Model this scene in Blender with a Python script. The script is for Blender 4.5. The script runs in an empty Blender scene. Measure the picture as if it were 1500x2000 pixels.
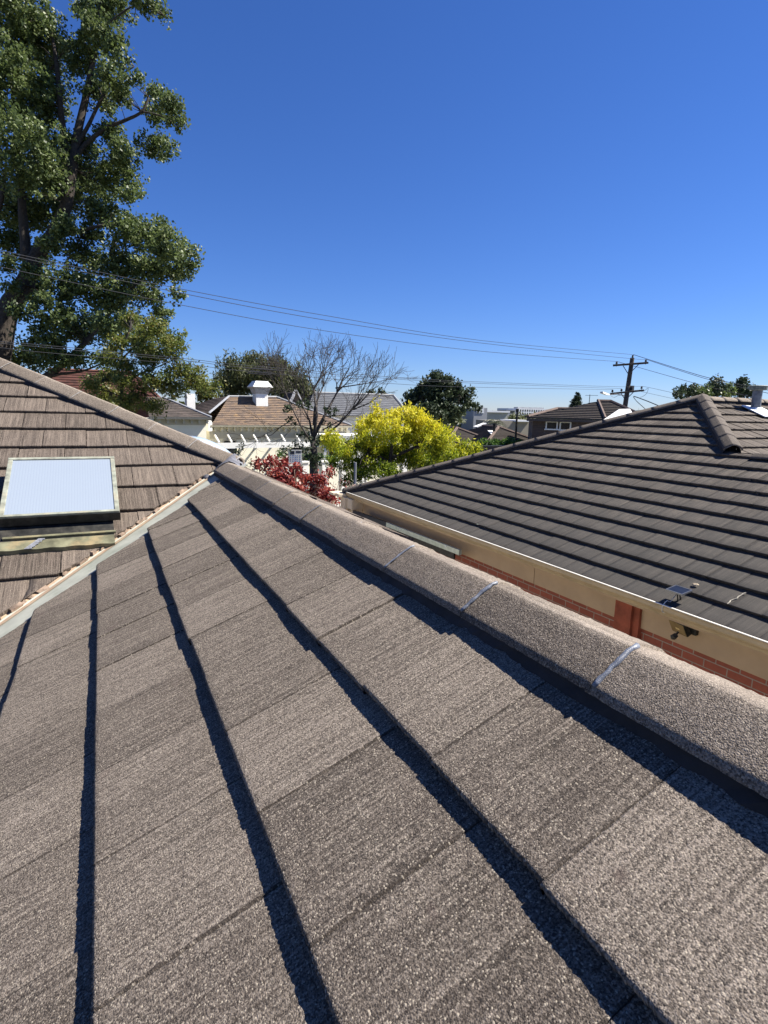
import bpy, math, random
import numpy as np
from mathutils import Vector, Matrix
random.seed(7); np.random.seed(7); RNG = np.random.default_rng(11)
sc = bpy.context.scene

# ------------------------------------------------------------------ camera
F, PIT, ROL, YAW = 1097.2, -.1794, .0232, .4675      # focal length in pixels of a 1500 px wide frame
def cam_axes():
    cy, sy = math.cos(YAW), math.sin(YAW)
    fw = np.array([sy*math.cos(PIT), cy*math.cos(PIT), math.sin(PIT)])
    r = np.array([cy, -sy, 0.]); u = np.cross(r, fw)
    return math.cos(ROL)*r+math.sin(ROL)*u, -math.sin(ROL)*r+math.cos(ROL)*u, fw
CR, CU, CF = cam_axes()
cd = bpy.data.cameras.new('camera'); cam = bpy.data.objects.new('camera', cd); sc.collection.objects.link(cam)
cd.sensor_fit = 'HORIZONTAL'; cd.sensor_width = 36; cd.lens = 36*F/1500; cd.clip_start = .05; cd.clip_end = 3000
cam.matrix_world = Matrix(((CR[0], CU[0], -CF[0], 0), (CR[1], CU[1], -CF[1], 0), (CR[2], CU[2], -CF[2], 0), (0, 0, 0, 1)))
sc.camera = cam
# ------------------------------------------------------------------ light
SUN_EL, SUN_AZ = math.radians(50), math.radians(106)     # azimuth clockwise from +Y
w = bpy.data.worlds.new('World'); sc.world = w; w.use_nodes = True
nt = w.node_tree; bg = nt.nodes['Background']
sky = nt.nodes.new('ShaderNodeTexSky'); sky.sky_type = 'NISHITA'; sky.sun_disc = False
sky.sun_elevation = SUN_EL; sky.sun_rotation = SUN_AZ
sky.air_density = 1.0; sky.dust_density = 0.0; sky.ozone_density = 6.0; sky.altitude = 50
hs = nt.nodes.new('ShaderNodeHueSaturation'); hs.inputs['Saturation'].default_value = 1.12
tn = nt.nodes.new('ShaderNodeMix'); tn.data_type = 'RGBA'; tn.blend_type = 'MULTIPLY'; tn.inputs[0].default_value = 1; tn.inputs[7].default_value = (.66, .75, 1.08, 1)   # white balance of the phone camera
nt.links.new(sky.outputs[0], hs.inputs['Color']); nt.links.new(hs.outputs[0], tn.inputs[6]); nt.links.new(tn.outputs[2], bg.inputs[0]); bg.inputs[1].default_value = .051
sd = bpy.data.lights.new('sun', 'SUN'); sd.energy = 5.0; sd.angle = math.radians(.53); sd.color = (1, .945, .85)
so = bpy.data.objects.new('sun', sd); sc.collection.objects.link(so)
sv = Vector((math.cos(SUN_EL)*math.sin(SUN_AZ), math.cos(SUN_EL)*math.cos(SUN_AZ), math.sin(SUN_EL)))
so.rotation_euler = sv.to_track_quat('Z', 'Y').to_euler(); so.location = (30, -10, 40)
sc.view_settings.view_transform = 'Standard'; sc.view_settings.look = 'None'
sc.view_settings.exposure = 1.35; sc.view_settings.gamma = 1
GZ = -4.9                                             # ground level below the eye

# ------------------------------------------------------------------ helpers
def ray(x, y): return CF+CR*(x-750)/F-CU*(y-1000)/F
def at(x, y, d): return ray(x, y)*d                   # d = metres along the viewing axis
def onx(x, y, X): r = ray(x, y); return r*X/r[0]
def onpl(x, y, n, d): r = ray(x, y); return r*d/(n@r)
ORG = {}
def link(o, parent=None):
    sc.collection.objects.link(o)
    if parent: o.parent = parent
    return o
def tag(o, label=None, cat=None, group=None, kind=None):
    if label: o['label'] = label
    if cat: o['category'] = cat
    if group: o['group'] = group
    if kind: o['kind'] = kind
    return o
def thing(name, label, cat, loc, group=None):
    o = bpy.data.objects.new(name, None); link(o); o.location = [float(v) for v in loc]; ORG[o] = np.array(loc, float)
    o.empty_display_size = .3
    return tag(o, label, cat, group)
def mesh_obj(name, V, Fc, mat, parent=None, org=None, attrs=None, uv=None, smooth=False, mats=None):
    """V (n,3) world coordinates, Fc (m,k) array or list of faces"""
    V = np.asarray(V, float)
    if parent is not None: o0 = ORG[parent]
    else: o0 = np.array(org if org is not None else [V[:, 0].mean(), V[:, 1].mean(), V[:, 2].min()], float)
    me = bpy.data.meshes.new(name)
    if isinstance(Fc, np.ndarray):
        k = Fc.shape[1]; me.vertices.add(len(V)); me.vertices.foreach_set('co', (V-o0).astype(np.float32).ravel())
        me.loops.add(Fc.size); me.loops.foreach_set('vertex_index', Fc.astype(np.int32).ravel())
        me.polygons.add(len(Fc)); me.polygons.foreach_set('loop_start', np.arange(0, Fc.size, k, dtype=np.int32))
        me.polygons.foreach_set('loop_total', np.full(len(Fc), k, np.int32)); me.update(calc_edges=True)
    else:
        me.from_pydata([tuple(v) for v in (V-o0)], [], [tuple(int(i) for i in f) for f in Fc]); me.update()
    if uv is not None:
        lay = me.uv_layers.new(name='UV'); idx = np.zeros(len(me.loops), np.int32); me.loops.foreach_get('vertex_index', idx)
        lay.data.foreach_set('uv', np.asarray(uv, np.float32)[idx].ravel())
    for k, a in (attrs or {}).items():
        at_ = me.attributes.new(k, 'FLOAT', 'FACE'); at_.data.foreach_set('value', np.asarray(a, np.float32))
    if smooth: me.polygons.foreach_set('use_smooth', np.ones(len(me.polygons), bool))
    me.materials.append(mat)
    if mats is not None:
        for m in mats: me.materials.append(m)
    me.validate()
    o = bpy.data.objects.new(name, me); link(o, parent)
    if parent is None: o.location = o0
    ORG[o] = o0
    return o
class MB:
    def __init__(s): s.v = []; s.f = []
    def add(s, V, Fc):
        b = len(s.v); s.v += [tuple(map(float, p)) for p in V]; s.f += [tuple(b+i for i in f) for f in Fc]; return s
    def box(s, lo, hi, M=None):
        (x0, y0, z0), (x1, y1, z1) = lo, hi
        V = [(x0, y0, z0), (x1, y0, z0), (x1, y1, z0), (x0, y1, z0), (x0, y0, z1), (x1, y0, z1), (x1, y1, z1), (x0, y1, z1)]
        if M is not None: V = [M(v) for v in V]
        return s.add(V, [(0, 3, 2, 1), (4, 5, 6, 7), (0, 1, 5, 4), (1, 2, 6, 5), (2, 3, 7, 6), (3, 0, 4, 7)])
    def prism(s, a, b):               # a, b : matching rings
        n = len(a); return s.add(list(a)+list(b), [tuple(range(n-1, -1, -1)), tuple(range(n, 2*n))]+[(i, (i+1) % n, n+(i+1) % n, n+i) for i in range(n)])
    def bar(s, p, q, w, h=None):      # straight bar of w x h section from p to q
        h = h or w; p = np.array(p, float); q = np.array(q, float); d = q-p; d /= np.linalg.norm(d)
        a = np.cross(d, [0, 0, 1.]); a = a/np.linalg.norm(a) if np.linalg.norm(a) > 1e-3 else np.array([1., 0, 0]); b = np.cross(a, d)
        off = [a*w/2+b*h/2, -a*w/2+b*h/2, -a*w/2-b*h/2, a*w/2-b*h/2]
        return s.prism([p+o for o in off], [q+o for o in off])
    def tube(s, pts, rad, n=8, cap=True):
        pts = [np.array(p, float) for p in pts]; rad = [rad]*len(pts) if np.isscalar(rad) else rad
        b = len(s.v); a = None
        for i, p in enumerate(pts):
            d = (pts[min(i+1, len(pts)-1)]-pts[max(i-1, 0)]); d = d/(np.linalg.norm(d)+1e-9)
            if a is None: a = np.cross(d, [.3, .1, 1.]) if abs(d[2]) < .9 else np.cross(d, [1., .2, 0])
            a = a-d*(a@d); a = a/(np.linalg.norm(a)+1e-9); c = np.cross(d, a)
            for k in range(n):
                t = 2*math.pi*k/n; s.v.append(tuple(p+(a*math.cos(t)+c*math.sin(t))*rad[i]))
        for i in range(len(pts)-1):
            for k in range(n): s.f.append((b+i*n+k, b+i*n+(k+1) % n, b+(i+1)*n+(k+1) % n, b+(i+1)*n+k))
        if cap: s.f.append(tuple(b+k for k in range(n-1, -1, -1))); e = b+(len(pts)-1)*n; s.f.append(tuple(e+k for k in range(n)))
        return s
    def build(s, name, mat, parent=None, org=None, smooth=False, bevel=0):
        o = mesh_obj(name, s.v, s.f, mat, parent, org, smooth=smooth)
        if bevel:
            m = o.modifiers.new('bevel', 'BEVEL'); m.width = bevel; m.segments = 2; m.limit_method = 'ANGLE'; m.angle_limit = .6
        return o

# ------------------------------------------------------------------ materials
def newmat(name):
    m = bpy.data.materials.new(name); m.use_nodes = True; t = m.node_tree; return m, t, t.nodes['Principled BSDF'], t.nodes.new, t.links.new
def ramp(t, stops):
    r = t.nodes.new('ShaderNodeValToRGB'); cr = r.color_ramp
    while len(cr.elements) > 1: cr.elements.remove(cr.elements[-1])
    cr.elements[0].position = stops[0][0]; cr.elements[0].color = (*stops[0][1], 1)
    for p, c in stops[1:]:
        e = cr.elements.new(p); e.color = (*c, 1)
    return r
def mathn(t, op, a, b=None, clamp=False):
    n = t.nodes.new('ShaderNodeMath'); n.operation = op; n.use_clamp = clamp
    for i, v in enumerate((a, b)):
        if v is None: continue
        if isinstance(v, (int, float)): n.inputs[i].default_value = v
        else: t.links.new(v, n.inputs[i])
    return n.outputs[0]
def mixc(t, fac, a, b, mode='MIX'):
    n = t.nodes.new('ShaderNodeMix'); n.data_type = 'RGBA'; n.blend_type = mode
    for s_, v in ((n.inputs[0], fac), (n.inputs[6], a), (n.inputs[7], b)):
        if isinstance(v, (int, float)): s_.default_value = v
        elif isinstance(v, tuple): s_.default_value = (*v, 1)
        else: t.links.new(v, s_)
    return n.outputs[2]
def noise(t, vec, scale, detail=4, rough=.6):
    n = t.nodes.new('ShaderNodeTexNoise'); n.inputs['Scale'].default_value = scale; n.inputs['Detail'].default_value = detail; n.inputs['Roughness'].default_value = rough
    if vec is not None: t.links.new(vec, n.inputs['Vector'])
    return n.outputs[0]
def scaled(t, vec, s):
    n = t.nodes.new('ShaderNodeVectorMath'); n.operation = 'MULTIPLY'; t.links.new(vec, n.inputs[0]); n.inputs[1].default_value = s; return n.outputs[0]
def bump(t, h, strength, dist, bsdf):
    b = t.nodes.new('ShaderNodeBump'); b.inputs['Strength'].default_value = strength; b.inputs['Distance'].default_value = dist
    t.links.new(h, b.inputs['Height']); t.links.new(b.outputs[0], bsdf.inputs['Normal']); return b
def plain(name, col, rough=.7, var=.18, scale=6, bumpd=.003, metal=0, spec=.3, dirt=None):
    m, t, b, N, L = newmat(name); tc = N('ShaderNodeTexCoord').outputs['Object']
    n1 = noise(t, tc, scale, 5); dk = tuple(c*(1-var*1.6) for c in col); lt = tuple(min(1, c*(1+var)) for c in col)
    r = ramp(t, [(.3, dk), (.7, lt)]); L(n1, r.inputs[0]); c = r.outputs[0]
    if dirt:
        n2 = noise(t, tc, scale*.45, 6, .7); r2 = ramp(t, [(.5, (0, 0, 0)), (.68, (1, 1, 1))]); L(n2, r2.inputs[0])
        c = mixc(t, r2.outputs[0], c, dirt)
    L(c, b.inputs['Base Color']); b.inputs['Roughness'].default_value = rough; b.inputs['Metallic'].default_value = metal
    b.inputs['Specular IOR Level'].default_value = spec
    if bumpd: bump(t, noise(t, tc, scale*8, 4), .5, bumpd, b)
    return m
def tile_mat(name, lo, mid, hi, grain=1., streak=1., broad=.8, grey=None, bumps=1., worn_litc=None, wide=0.):
    m, t, b, N, L = newmat(name)
    uv = N('ShaderNodeTexCoord').outputs['UV']
    s1 = noise(t, scaled(t, uv, (190, 3.2, 1)), 1, 3, .55)
    s2 = noise(t, scaled(t, uv, (50, .8, 1)), 1, 4, .6)
    bl = noise(t, uv, 3.1, 5, .65)
    v = N('ShaderNodeTexVoronoi'); v.inputs['Scale'].default_value = 430; L(uv, v.inputs['Vector'])
    v2 = N('ShaderNodeTexVoronoi'); v2.inputs['Scale'].default_value = 400; L(uv, v2.inputs['Vector'])
    g1 = N('ShaderNodeSeparateColor'); L(v.outputs['Color'], g1.inputs[0]); g2 = N('ShaderNodeSeparateColor'); L(v2.outputs['Color'], g2.inputs[0])
    at_ = N('ShaderNodeAttribute'); at_.attribute_name = 'rnd'
    # where the cement skin is worn more, more aggregate shows
    worn_lit = ramp(t, [(.35, (0, 0, 0)), (.7, (1, 1, 1))]); L(noise(t, uv, 2.2, 4, .6), worn_lit.inputs[0])
    a = mathn(t, 'MULTIPLY', mathn(t, 'SUBTRACT', s1, .5), 1.25*streak)
    a = mathn(t, 'ADD', a, mathn(t, 'MULTIPLY', mathn(t, 'SUBTRACT', s2, .5), broad*streak))
    a = mathn(t, 'ADD', a, mathn(t, 'MULTIPLY', mathn(t, 'SUBTRACT', bl, .5), .45))
    a = mathn(t, 'ADD', a, mathn(t, 'MULTIPLY', mathn(t, 'SUBTRACT', g1.outputs[0], .5), .62*grain))
    a = mathn(t, 'ADD', a, mathn(t, 'MULTIPLY', mathn(t, 'SUBTRACT', at_.outputs['Fac'], .5), .22))
    if wide: a = mathn(t, 'ADD', a, mathn(t, 'MULTIPLY', mathn(t, 'SUBTRACT', noise(t, scaled(t, uv, (26, .9, 1)), 1, 3, .7), .5), wide))
    a = mathn(t, 'ADD', a, .5, True)
    r = ramp(t, [(.08, lo), (.5, mid), (.95, hi)]); L(a, r.inputs[0]); c = r.outputs[0]
    # single pale pebbles and dark pits
    peb = mathn(t, 'GREATER_THAN', g2.outputs[1], mathn(t, 'SUBTRACT', .965, mathn(t, 'MULTIPLY', worn_lit.outputs[0], .06)))
    c = mixc(t, mathn(t, 'MULTIPLY', peb, .7*min(grain, 1)), c, (.34, .295, .235))
    pit = mathn(t, 'LESS_THAN', g2.outputs[2], mathn(t, 'ADD', .055, mathn(t, 'MULTIPLY', worn_lit.outputs[0], .11)))
    c = mixc(t, mathn(t, 'MULTIPLY', pit, .7*min(grain, 1)), c, (.035, .03, .027))
    st = ramp(t, [(.68, (0, 0, 0)), (.76, (1, 1, 1))]); L(noise(t, uv, 9.5, 3, .5), st.inputs[0])
    c = mixc(t, mathn(t, 'MULTIPLY', st.outputs[0], .5), c, (.075, .05, .045))
    if grey is not None:       # lowest courses turn greyer, by distance from the eave
        sx = N('ShaderNodeSeparateXYZ'); L(uv, sx.inputs[0])
        gd = mathn(t, 'ADD', mathn(t, 'MULTIPLY', mathn(t, 'SUBTRACT', sx.outputs[1], 1.0), .30), mathn(t, 'MULTIPLY', mathn(t, 'SUBTRACT', bl, .5), 1.5), True)
        gd = mathn(t, 'SUBTRACT', 1, gd, True)
        c = mixc(t, mathn(t, 'MULTIPLY', gd, .75), c, grey)
    if worn_litc is not None:
        aw = N('ShaderNodeAttribute'); aw.attribute_name = 'worn_lit'; c = mixc(t, mathn(t, 'MULTIPLY', aw.outputs['Fac'], mathn(t, 'ADD', mathn(t, 'MULTIPLY', bl, 1.2), -.1), True), c, worn_litc)
    L(c, b.inputs['Base Color']); b.inputs['Roughness'].default_value = .9; b.inputs['Specular IOR Level'].default_value = .18
    h = mathn(t, 'ADD', mathn(t, 'MULTIPLY', s1, 1.2*streak), mathn(t, 'MULTIPLY', g1.outputs[0], .6*grain))
    h = mathn(t, 'SUBTRACT', h, mathn(t, 'MULTIPLY', v2.outputs['Distance'], .8*grain))
    h = mathn(t, 'SUBTRACT', h, mathn(t, 'MULTIPLY', pit, .8*grain))
    bump(t, h, .8*bumps, .0018, b)
    return m
M_TILE = tile_mat('concrete_tile', (.041, .033, .027), (.122, .101, .083), (.255, .215, .178), broad=.30, streak=.95, grain=1.0)
M_TILEB = tile_mat('concrete_tile_streaked', (.034, .027, .022), (.100, .080, .066), (.195, .158, .128), grain=.6, streak=1.15)
M_TILEC = tile_mat('concrete_tile_grey_low', (.030, .025, .021), (.078, .065, .055), (.155, .130, .108), grain=.4, streak=1.2, grey=(.050, .048, .045), wide=1.5)
M_CAP = tile_mat('ridge_cap_concrete', (.052, .041, .033), (.140, .115, .093), (.26, .217, .178), grain=1.1, streak=.12, worn_litc=(.40, .34, .28))
M_CAPC = tile_mat('ridge_cap_dark_concrete', (.035, .030, .026), (.072, .061, .052), (.13, .11, .095), grain=.7, streak=.12, worn_litc=(.22, .185, .155))
M_MORTAR = plain('bedding_mortar', (.13, .115, .10), .95, .3, 30, .004)
M_MORTARD = plain('shade_dark_pointing', (.030, .028, .030), .9, .25, 12, .003)  # mortar colour darkened to carry the shade under the caps
M_MORTARP = plain('pinkish_old_mortar', (.26, .19, .14), .95, .3, 25, .004, dirt=(.10, .075, .06))
M_VALLEY = plain('painted_valley_metal', (.35, .355, .30), .6, .12, 9, .0008, dirt=(.23, .25, .20), spec=.4)
M_VALLEYP = plain('valley_metal_stained', (.36, .26, .18), .7, .2, 14, .0015, dirt=(.42, .34, .22))
M_SEAL = plain('silicone_sealant', (.155, .17, .205), .35, .25, 60, .002, spec=.5)
M_SEALG = plain('thin_pale_joint', (.26, .25, .245), .7, .25, 60, .002)
M_LEAD = plain('lead_flashing', (.13, .13, .145), .6, .35, 22, .004, metal=.1)

# ------------------------------------------------------------------ tiled roof planes with real lapped tiles
def strip_noise(seed, n=4000): return np.random.default_rng(seed).random(n)
def roof_tiles(O, U, S, Nn, s_edges, g, W, lo, hi, umin, umax, t=.024, du=.004, dsn=.01, groove=.0011, grainA=.0004, seed=1, voff=0., half=.5, jit=1., uoff=0.):
    """O origin of the plane, U along the courses, S down the slope, Nn out of the roof. s_edges: lower edges of the courses.
       lo(s), hi(s): limits of u, so hips and valleys are cut"""
    rg = np.random.default_rng(seed); VV, FF, UVs, RN = [], [], [], []; base = 0
    for k, sk in enumerate(s_edges):
        off = (k % 2)*W*half+uoff
        j0 = int(math.floor((umin-off)/W)); j1 = int(math.ceil((umax-off)/W))
        for j in range(j0, j1+1):
            ua, ub = off+j*W+.0009, off+(j+1)*W-.0009
            if ub < umin or ua > umax: continue
            sj = rg.normal(0, .0016)*jit; nj = rg.normal(0, .0011)*jit; tl = rg.normal(0, .0008)*jit; r = rg.random(); sd = int(rg.integers(0, 3000))
            nu = max(3, int(round(W/du))+1); ns = max(3, int(round(g/dsn))+1)
            u = np.linspace(ua, ub, nu); s = np.linspace(sk-g-.03, sk-.006, ns)
            loA, hiA = lo(sk), hi(sk); loB, hiB = lo(sk-g), hi(sk-g)
            if max(hiA, hiB) <= ua or min(loA, loB) >= ub: continue
            gr = rg.random(nu); gr = .6*gr+.4*np.convolve(rg.random(nu+4), np.ones(5)/5, 'valid')
            gv = -groove*gr
            hgt = gv[None, :]+rg.normal(0, grainA, (ns, nu))*1.
            nrm = -t*((sk-s)/g)[:, None]+nj+tl*((u-ua)/W-.5)[None, :]*4+hgt
            Ug = np.repeat(u[None, :], ns, 0); Sg = np.repeat(s[:, None], nu, 1)
            ej = rg.normal(0, .0009, nu)*(1 if groove > 0 else 0); eb = nj+tl*((u-ua)/W-.5)*4+gv
            rows_u = [u, u, u]; rows_s = [np.full(nu, sk)+ej, np.full(nu, sk+.001)+ej, np.full(nu, sk-.010)]
            rows_n = [eb-.002, eb-.009, np.full(nu, -t-.006)+nj]
            Ug = np.vstack([Ug]+rows_u); Sg = np.vstack([Sg]+rows_s)+sj; Ng = np.vstack([nrm]+rows_n)
            # skirts at both sides
            Ug = np.hstack([Ug[:, :1], Ug, Ug[:, -1:]]); Sg = np.hstack([Sg[:, :1], Sg, Sg[:, -1:]])
            Ng = np.hstack([np.minimum(Ng[:, :1]-.026, -.026), Ng, np.minimum(Ng[:, -1:]-.026, -.026)])
            LO = np.vectorize(lo)(Sg); HI = np.vectorize(hi)(Sg)
            cutl = Ug < LO; cuth = Ug > HI
            Uc = np.clip(Ug, LO, HI)
            R, C = Ug.shape
            # when the cut passes through a tile, its cut side drops like a skirt
            Ncut = Ng.copy()
            inside = ~(cutl | cuth)
            edge = np.zeros_like(inside)
            V = O[None, None, :]+U*Uc[..., None]+S*Sg[..., None]+Nn*Ncut[..., None]
            idx = np.arange(R*C).reshape(R, C)
            q = np.stack([idx[:-1, :-1], idx[:-1, 1:], idx[1:, 1:], idx[1:, :-1]], -1).reshape(-1, 4)
            wq = np.abs(Uc[:-1, 1:]-Uc[:-1, :-1])+np.abs(Uc[1:, 1:]-Uc[1:, :-1])+np.abs(Ng[:-1, 1:]-Ng[:-1, :-1])*((inside[:-1, 1:] | inside[:-1, :-1]))
            keep = (wq > 1e-5).ravel() & (inside[:-1, :-1] | inside[:-1, 1:] | inside[1:, :-1] | inside[1:, 1:]).ravel()
            cm_ = np.zeros((R-1, C-1)); cm_[:, 0] = 1; cm_[:, -1] = 1      # grime held in the side joints
            if du < .01: cm_[:, 1] = rg.random(R-1) < .75
            jm = cm_.ravel()[keep]; q = q[keep]
            if not len(q): continue
            Vf = V.reshape(-1, 3)
            # skirt along a cut
            extra_v, extra_f = [], []
            for side, cm in ((0, cutl), (1, cuth)):
                if not cm.any(): continue
                pts = []
                for rr in range(R-1):
                    ins = np.where(inside[rr])[0]
                    if len(ins) == 0: pts.append(None); continue
                    c_ = ins[0]-1 if side == 0 else ins[-1]+1
                    if c_ < 0 or c_ >= C or not cm[rr, c_]: pts.append(None); continue
                    pts.append(Vf[idx[rr, c_]])
                for a_, b_ in zip(pts[:-1], pts[1:]):
                    if a_ is None or b_ is None: continue
                    e = len(extra_v); extra_v += [a_, b_, b_-Nn*.02, a_-Nn*.02]; extra_f.append((e, e+1, e+2, e+3))
            used, inv = np.unique(q, return_inverse=True); q = inv.reshape(-1, 4)
            Vf = Vf[used]; uvv = np.stack([(Uc.ravel()+sd*.013)[used], (Sg.ravel()+voff)[used]], -1)
            if extra_v:
                q = np.vstack([q, np.array(extra_f)+len(Vf)]); ev = np.array(extra_v); uvv = np.vstack([uvv, np.stack([ev@U, ev@S], -1)]); Vf = np.vstack([Vf, ev])
            VV.append(Vf); FF.append(q+base); base += len(Vf); UVs.append(uvv); RN.append(np.concatenate([np.where(jm > 0, -1.3, r), np.full(len(q)-len(jm), r)]))
    return np.vstack(VV), np.vstack(FF), np.vstack(UVs), np.concatenate(RN)
def join_tiles(parts):
    V, Fc, UV_, R = [], [], [], []; b = 0
    for v, f, u, r in parts: V.append(v); Fc.append(f+b); UV_.append(u); R.append(r); b += len(v)
    return np.vstack(V), np.vstack(Fc), np.vstack(UV_), np.concatenate(R)
CAPP = [(-.103, -.076), (-.100, -.062), (-.066, -.038), (-.028, -.0145), (-.007, -.003), (.006, -.001), (.035, -.007), (.082, -.025), (.108, -.046), (.112, -.068)]
def ridge_run(root, P0, P1, n, mat, sealmat, seal_w=(.010,), name='ridge_cap', wig=.003, step=.004, fine=.02, seed=0, prof=CAPP, sc_=1., lab=None, seals=True, sw=None, bed=None, bedmat=None):
    """caps laid from P0 (lowest / nearest) to P1 along a hip or ridge crest; each cap a mesh, sealant a child"""
    rg = np.random.default_rng(seed); P0 = np.array(P0, float); P1 = np.array(P1, float); D = (P1-P0); L = np.linalg.norm(D); D /= L
    side = np.cross(D, [0, 0, 1.]); side /= np.linalg.norm(side); up = np.cross(side, D)
    cl = L/n; caps = []
    pr = []
    for (a, b), (c, d) in zip(prof[:-1], prof[1:]):
        m = max(1, int(math.hypot(c-a, d-b)/fine)); pr += [(a+(c-a)*i/m, b+(d-b)*i/m) for i in range(m)]
    pr.append(prof[-1]); pr = np.array(pr)*sc_
    arc = np.concatenate([[0], np.cumsum(np.hypot(*np.diff(pr, axis=0).T))])
    for i in range(n):
        a0 = i*cl; m = max(2, int(cl/max(fine, .01))); ts = np.linspace(-.012, cl, m)
        ds_, dh_ = rg.normal(0, wig), rg.normal(0, wig*.6)
        V = []; UVv = []; so_ = rg.random()*40
        for k, tt in enumerate(ts):
            lift = step*(1-tt/cl)
            for q, (x, z) in enumerate(pr):
                jit = rg.normal(0, .0006) if fine < .03 else 0
                V.append(P0+D*(a0+tt)+side*(x+ds_)*(1+.03*(1-tt/cl))+up*(z+lift+dh_+jit)); UVv.append((arc[q]+so_, a0+tt))
        # end faces
        c = len(pr); Fc = [(k*c+q, k*c+q+1, (k+1)*c+q+1, (k+1)*c+q) for k in range(m-1) for q in range(c-1)]
        b = len(V)
        for q, (x, z) in enumerate(pr): V.append(P0+D*(a0+ts[0]+.004)+side*(x*.86+ds_)+up*(z*1.0+step+dh_-.013)); UVv.append((arc[q]+so_, a0-.02))
        Fc += [(q, b+q, b+q+1, q+1) for q in range(c-1)]
        V = np.array(V); Fc = np.array(Fc)
        xm = np.array([(V[f]-P0)@side for f in Fc]).mean(1); wr = np.exp(-((xm-.004)/.012)**2)*.9+(xm > .02)*.45  # crest wear and highlight, and the sunlit far side, painted paler
        o = mesh_obj(name, V, Fc, mat, root, uv=UVv, attrs={'rnd': np.full(len(Fc), rg.random()), 'worn_lit': wr}, smooth=False)
        caps.append(o)
        if seals:
            wv = sw[i] if sw and i < len(sw) else seal_w[i % len(seal_w)]
            if wv > 0:
                s = MB(); pts = []; rad = []
                i0 = int(len(pr)*.07); i1 = int(np.argmin(np.abs(pr[:, 0]-.006)))
                for q in range(i0, i1+1):
                    x, z = pr[q]
                    pts.append(P0+D*(a0-.012+rg.normal(0, wv*.06)-.004)+side*(x+ds_)*1.02+up*(z+step*1.0+dh_-.0012)); rad.append(wv*(.26+.14*rg.random()))
                if len(pts) > 1: s.tube(pts, rad, 7); s.build('sealant_bead', sealmat, o, smooth=True)
    if bed:      # mortar bedding under both lower edges of the caps
        m = max(4, int(L/.03))
        for sg in (-1, 1):
            x0 = sg*.102*sc_; rows = []; mb = MB()
            for i in range(m+1):
                q = P0+D*(L*i/m); j1, j2 = rg.normal(0, .002), rg.normal(0, .003)
                rows.append((q+side*(x0*.80)+up*(-.066*sc_), q+side*(x0*.91+sg*j1)+up*(-.070*sc_), q+side*(x0*.94+sg*(.002+j1))+up*(-.076*sc_-.004), q+side*(x0+sg*(bed[0]+j2))+up*(-bed[1])))
            for r_ in rows: mb.v += [tuple(p) for p in r_]
            for i in range(m):
                for k in range(3): mb.f.append((i*4+k, i*4+4+k, i*4+5+k, i*4+1+k))
            mb.build('mortar_bedding', bedmat or M_MORTARD, root)
    return caps

g, W, TH = .3115, .30, .4213; tg = math.tan(TH); ct, st = math.cos(TH), math.sin(TH)
# ------------------------------------------------------------------ my house (foreground)
my = thing('tiled_house', 'brown concrete tiled roof in the foreground, its near ridge with blue-grey sealed cap joints', 'house', (0, 2, GZ))
XR, ZR = .505, -.6299           # lower edge of the first full course of the near slope
XC, ZC = .885, -.4335            # ridge crest
U1 = np.array([0, 1., 0]); S1 = np.array([-ct, 0, -st]); N1 = np.array([-st, 0, ct]); O1 = np.array([XR, 0, ZR])
_vn = strip_noise(5)
def val_hi(s):                  # near slope ends at the valley; the cut follows each course a little
    x = XR-s*ct; k = s/g; fr = k-math.floor(k+1e-6)
    return x+3.47+.05*max(0, (x-.35))*2+.018*(fr-.5)+.006*_vn[int((s+5)*60) % 4000]
rt = []
JO = .195
near = roof_tiles(O1, U1, S1, N1, [0, g, 2*g, 3*g], g, W, lambda s: -3., val_hi, -2.4, 4.8, du=.0042, dsn=.009, seed=3, uoff=JO, half=.5)
rt.append(near)
rt.append(roof_tiles(O1, U1, S1, N1, [4*g, 5*g, 6*g, 7*g, 8*g], g, W, lambda s: -3., val_hi, -2.4, 4.8, du=.03, dsn=.1, seed=8, uoff=JO))
# main roof, slope facing the wing (courses run along X)
ZB0, YB0 = .0561, 5.8814
U2 = np.array([1., 0, 0]); S2 = np.array([0, -ct, -st]); N2 = np.array([0, -st, ct]); O2 = np.array([0, YB0, ZB0])
HC = 5.70                       # hip in plan: x + y = HC
def bh(s): return HC-(YB0-s*ct)-.02
def bv(s):
    y = YB0-s*ct; return min(bh(s), y-3.862+.022*_vn[int((s+9)*55) % 4000]-.011) if s > 1.0 else bh(s)
rt.append(roof_tiles(O2, U2, S2, N2, [(k)*g for k in range(-4, 9)], g, W, lambda s: -3.2, bv, -1.6, 1.2, du=.006, dsn=.02, groove=.0013, seed=21, uoff=.045, jit=1.1))
rt.append(roof_tiles(O2, U2, S2, N2, [(k)*g for k in range(-12, -4)], g, W, lambda s: -3.2, bv, -3.2, 1.2, du=.03, dsn=.06, groove=0, seed=22, uoff=.045, jit=1.6))
rt.append(roof_tiles(O2, U2, S2, N2, [(k)*g for k in range(9, 14)], g, W, lambda s: -3.2, bv, -3.2, 1.2, du=.05, dsn=.1, groove=0, seed=23, uoff=.195))
V, Fc, UVv, R_ = join_tiles(rt)
my_roof = mesh_obj('roof', V, Fc, M_TILE, my, uv=UVv, attrs={'rnd': R_})
my_roof.data.materials.append(M_TILEB)
nn = np.zeros(len(my_roof.data.polygons), np.int32); nA = sum(len(r[1]) for r in rt[:2]); 
if len(nn) >= nA: nn[nA:] = 1
my_roof.data.polygons.foreach_set('material_index', nn)
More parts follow.
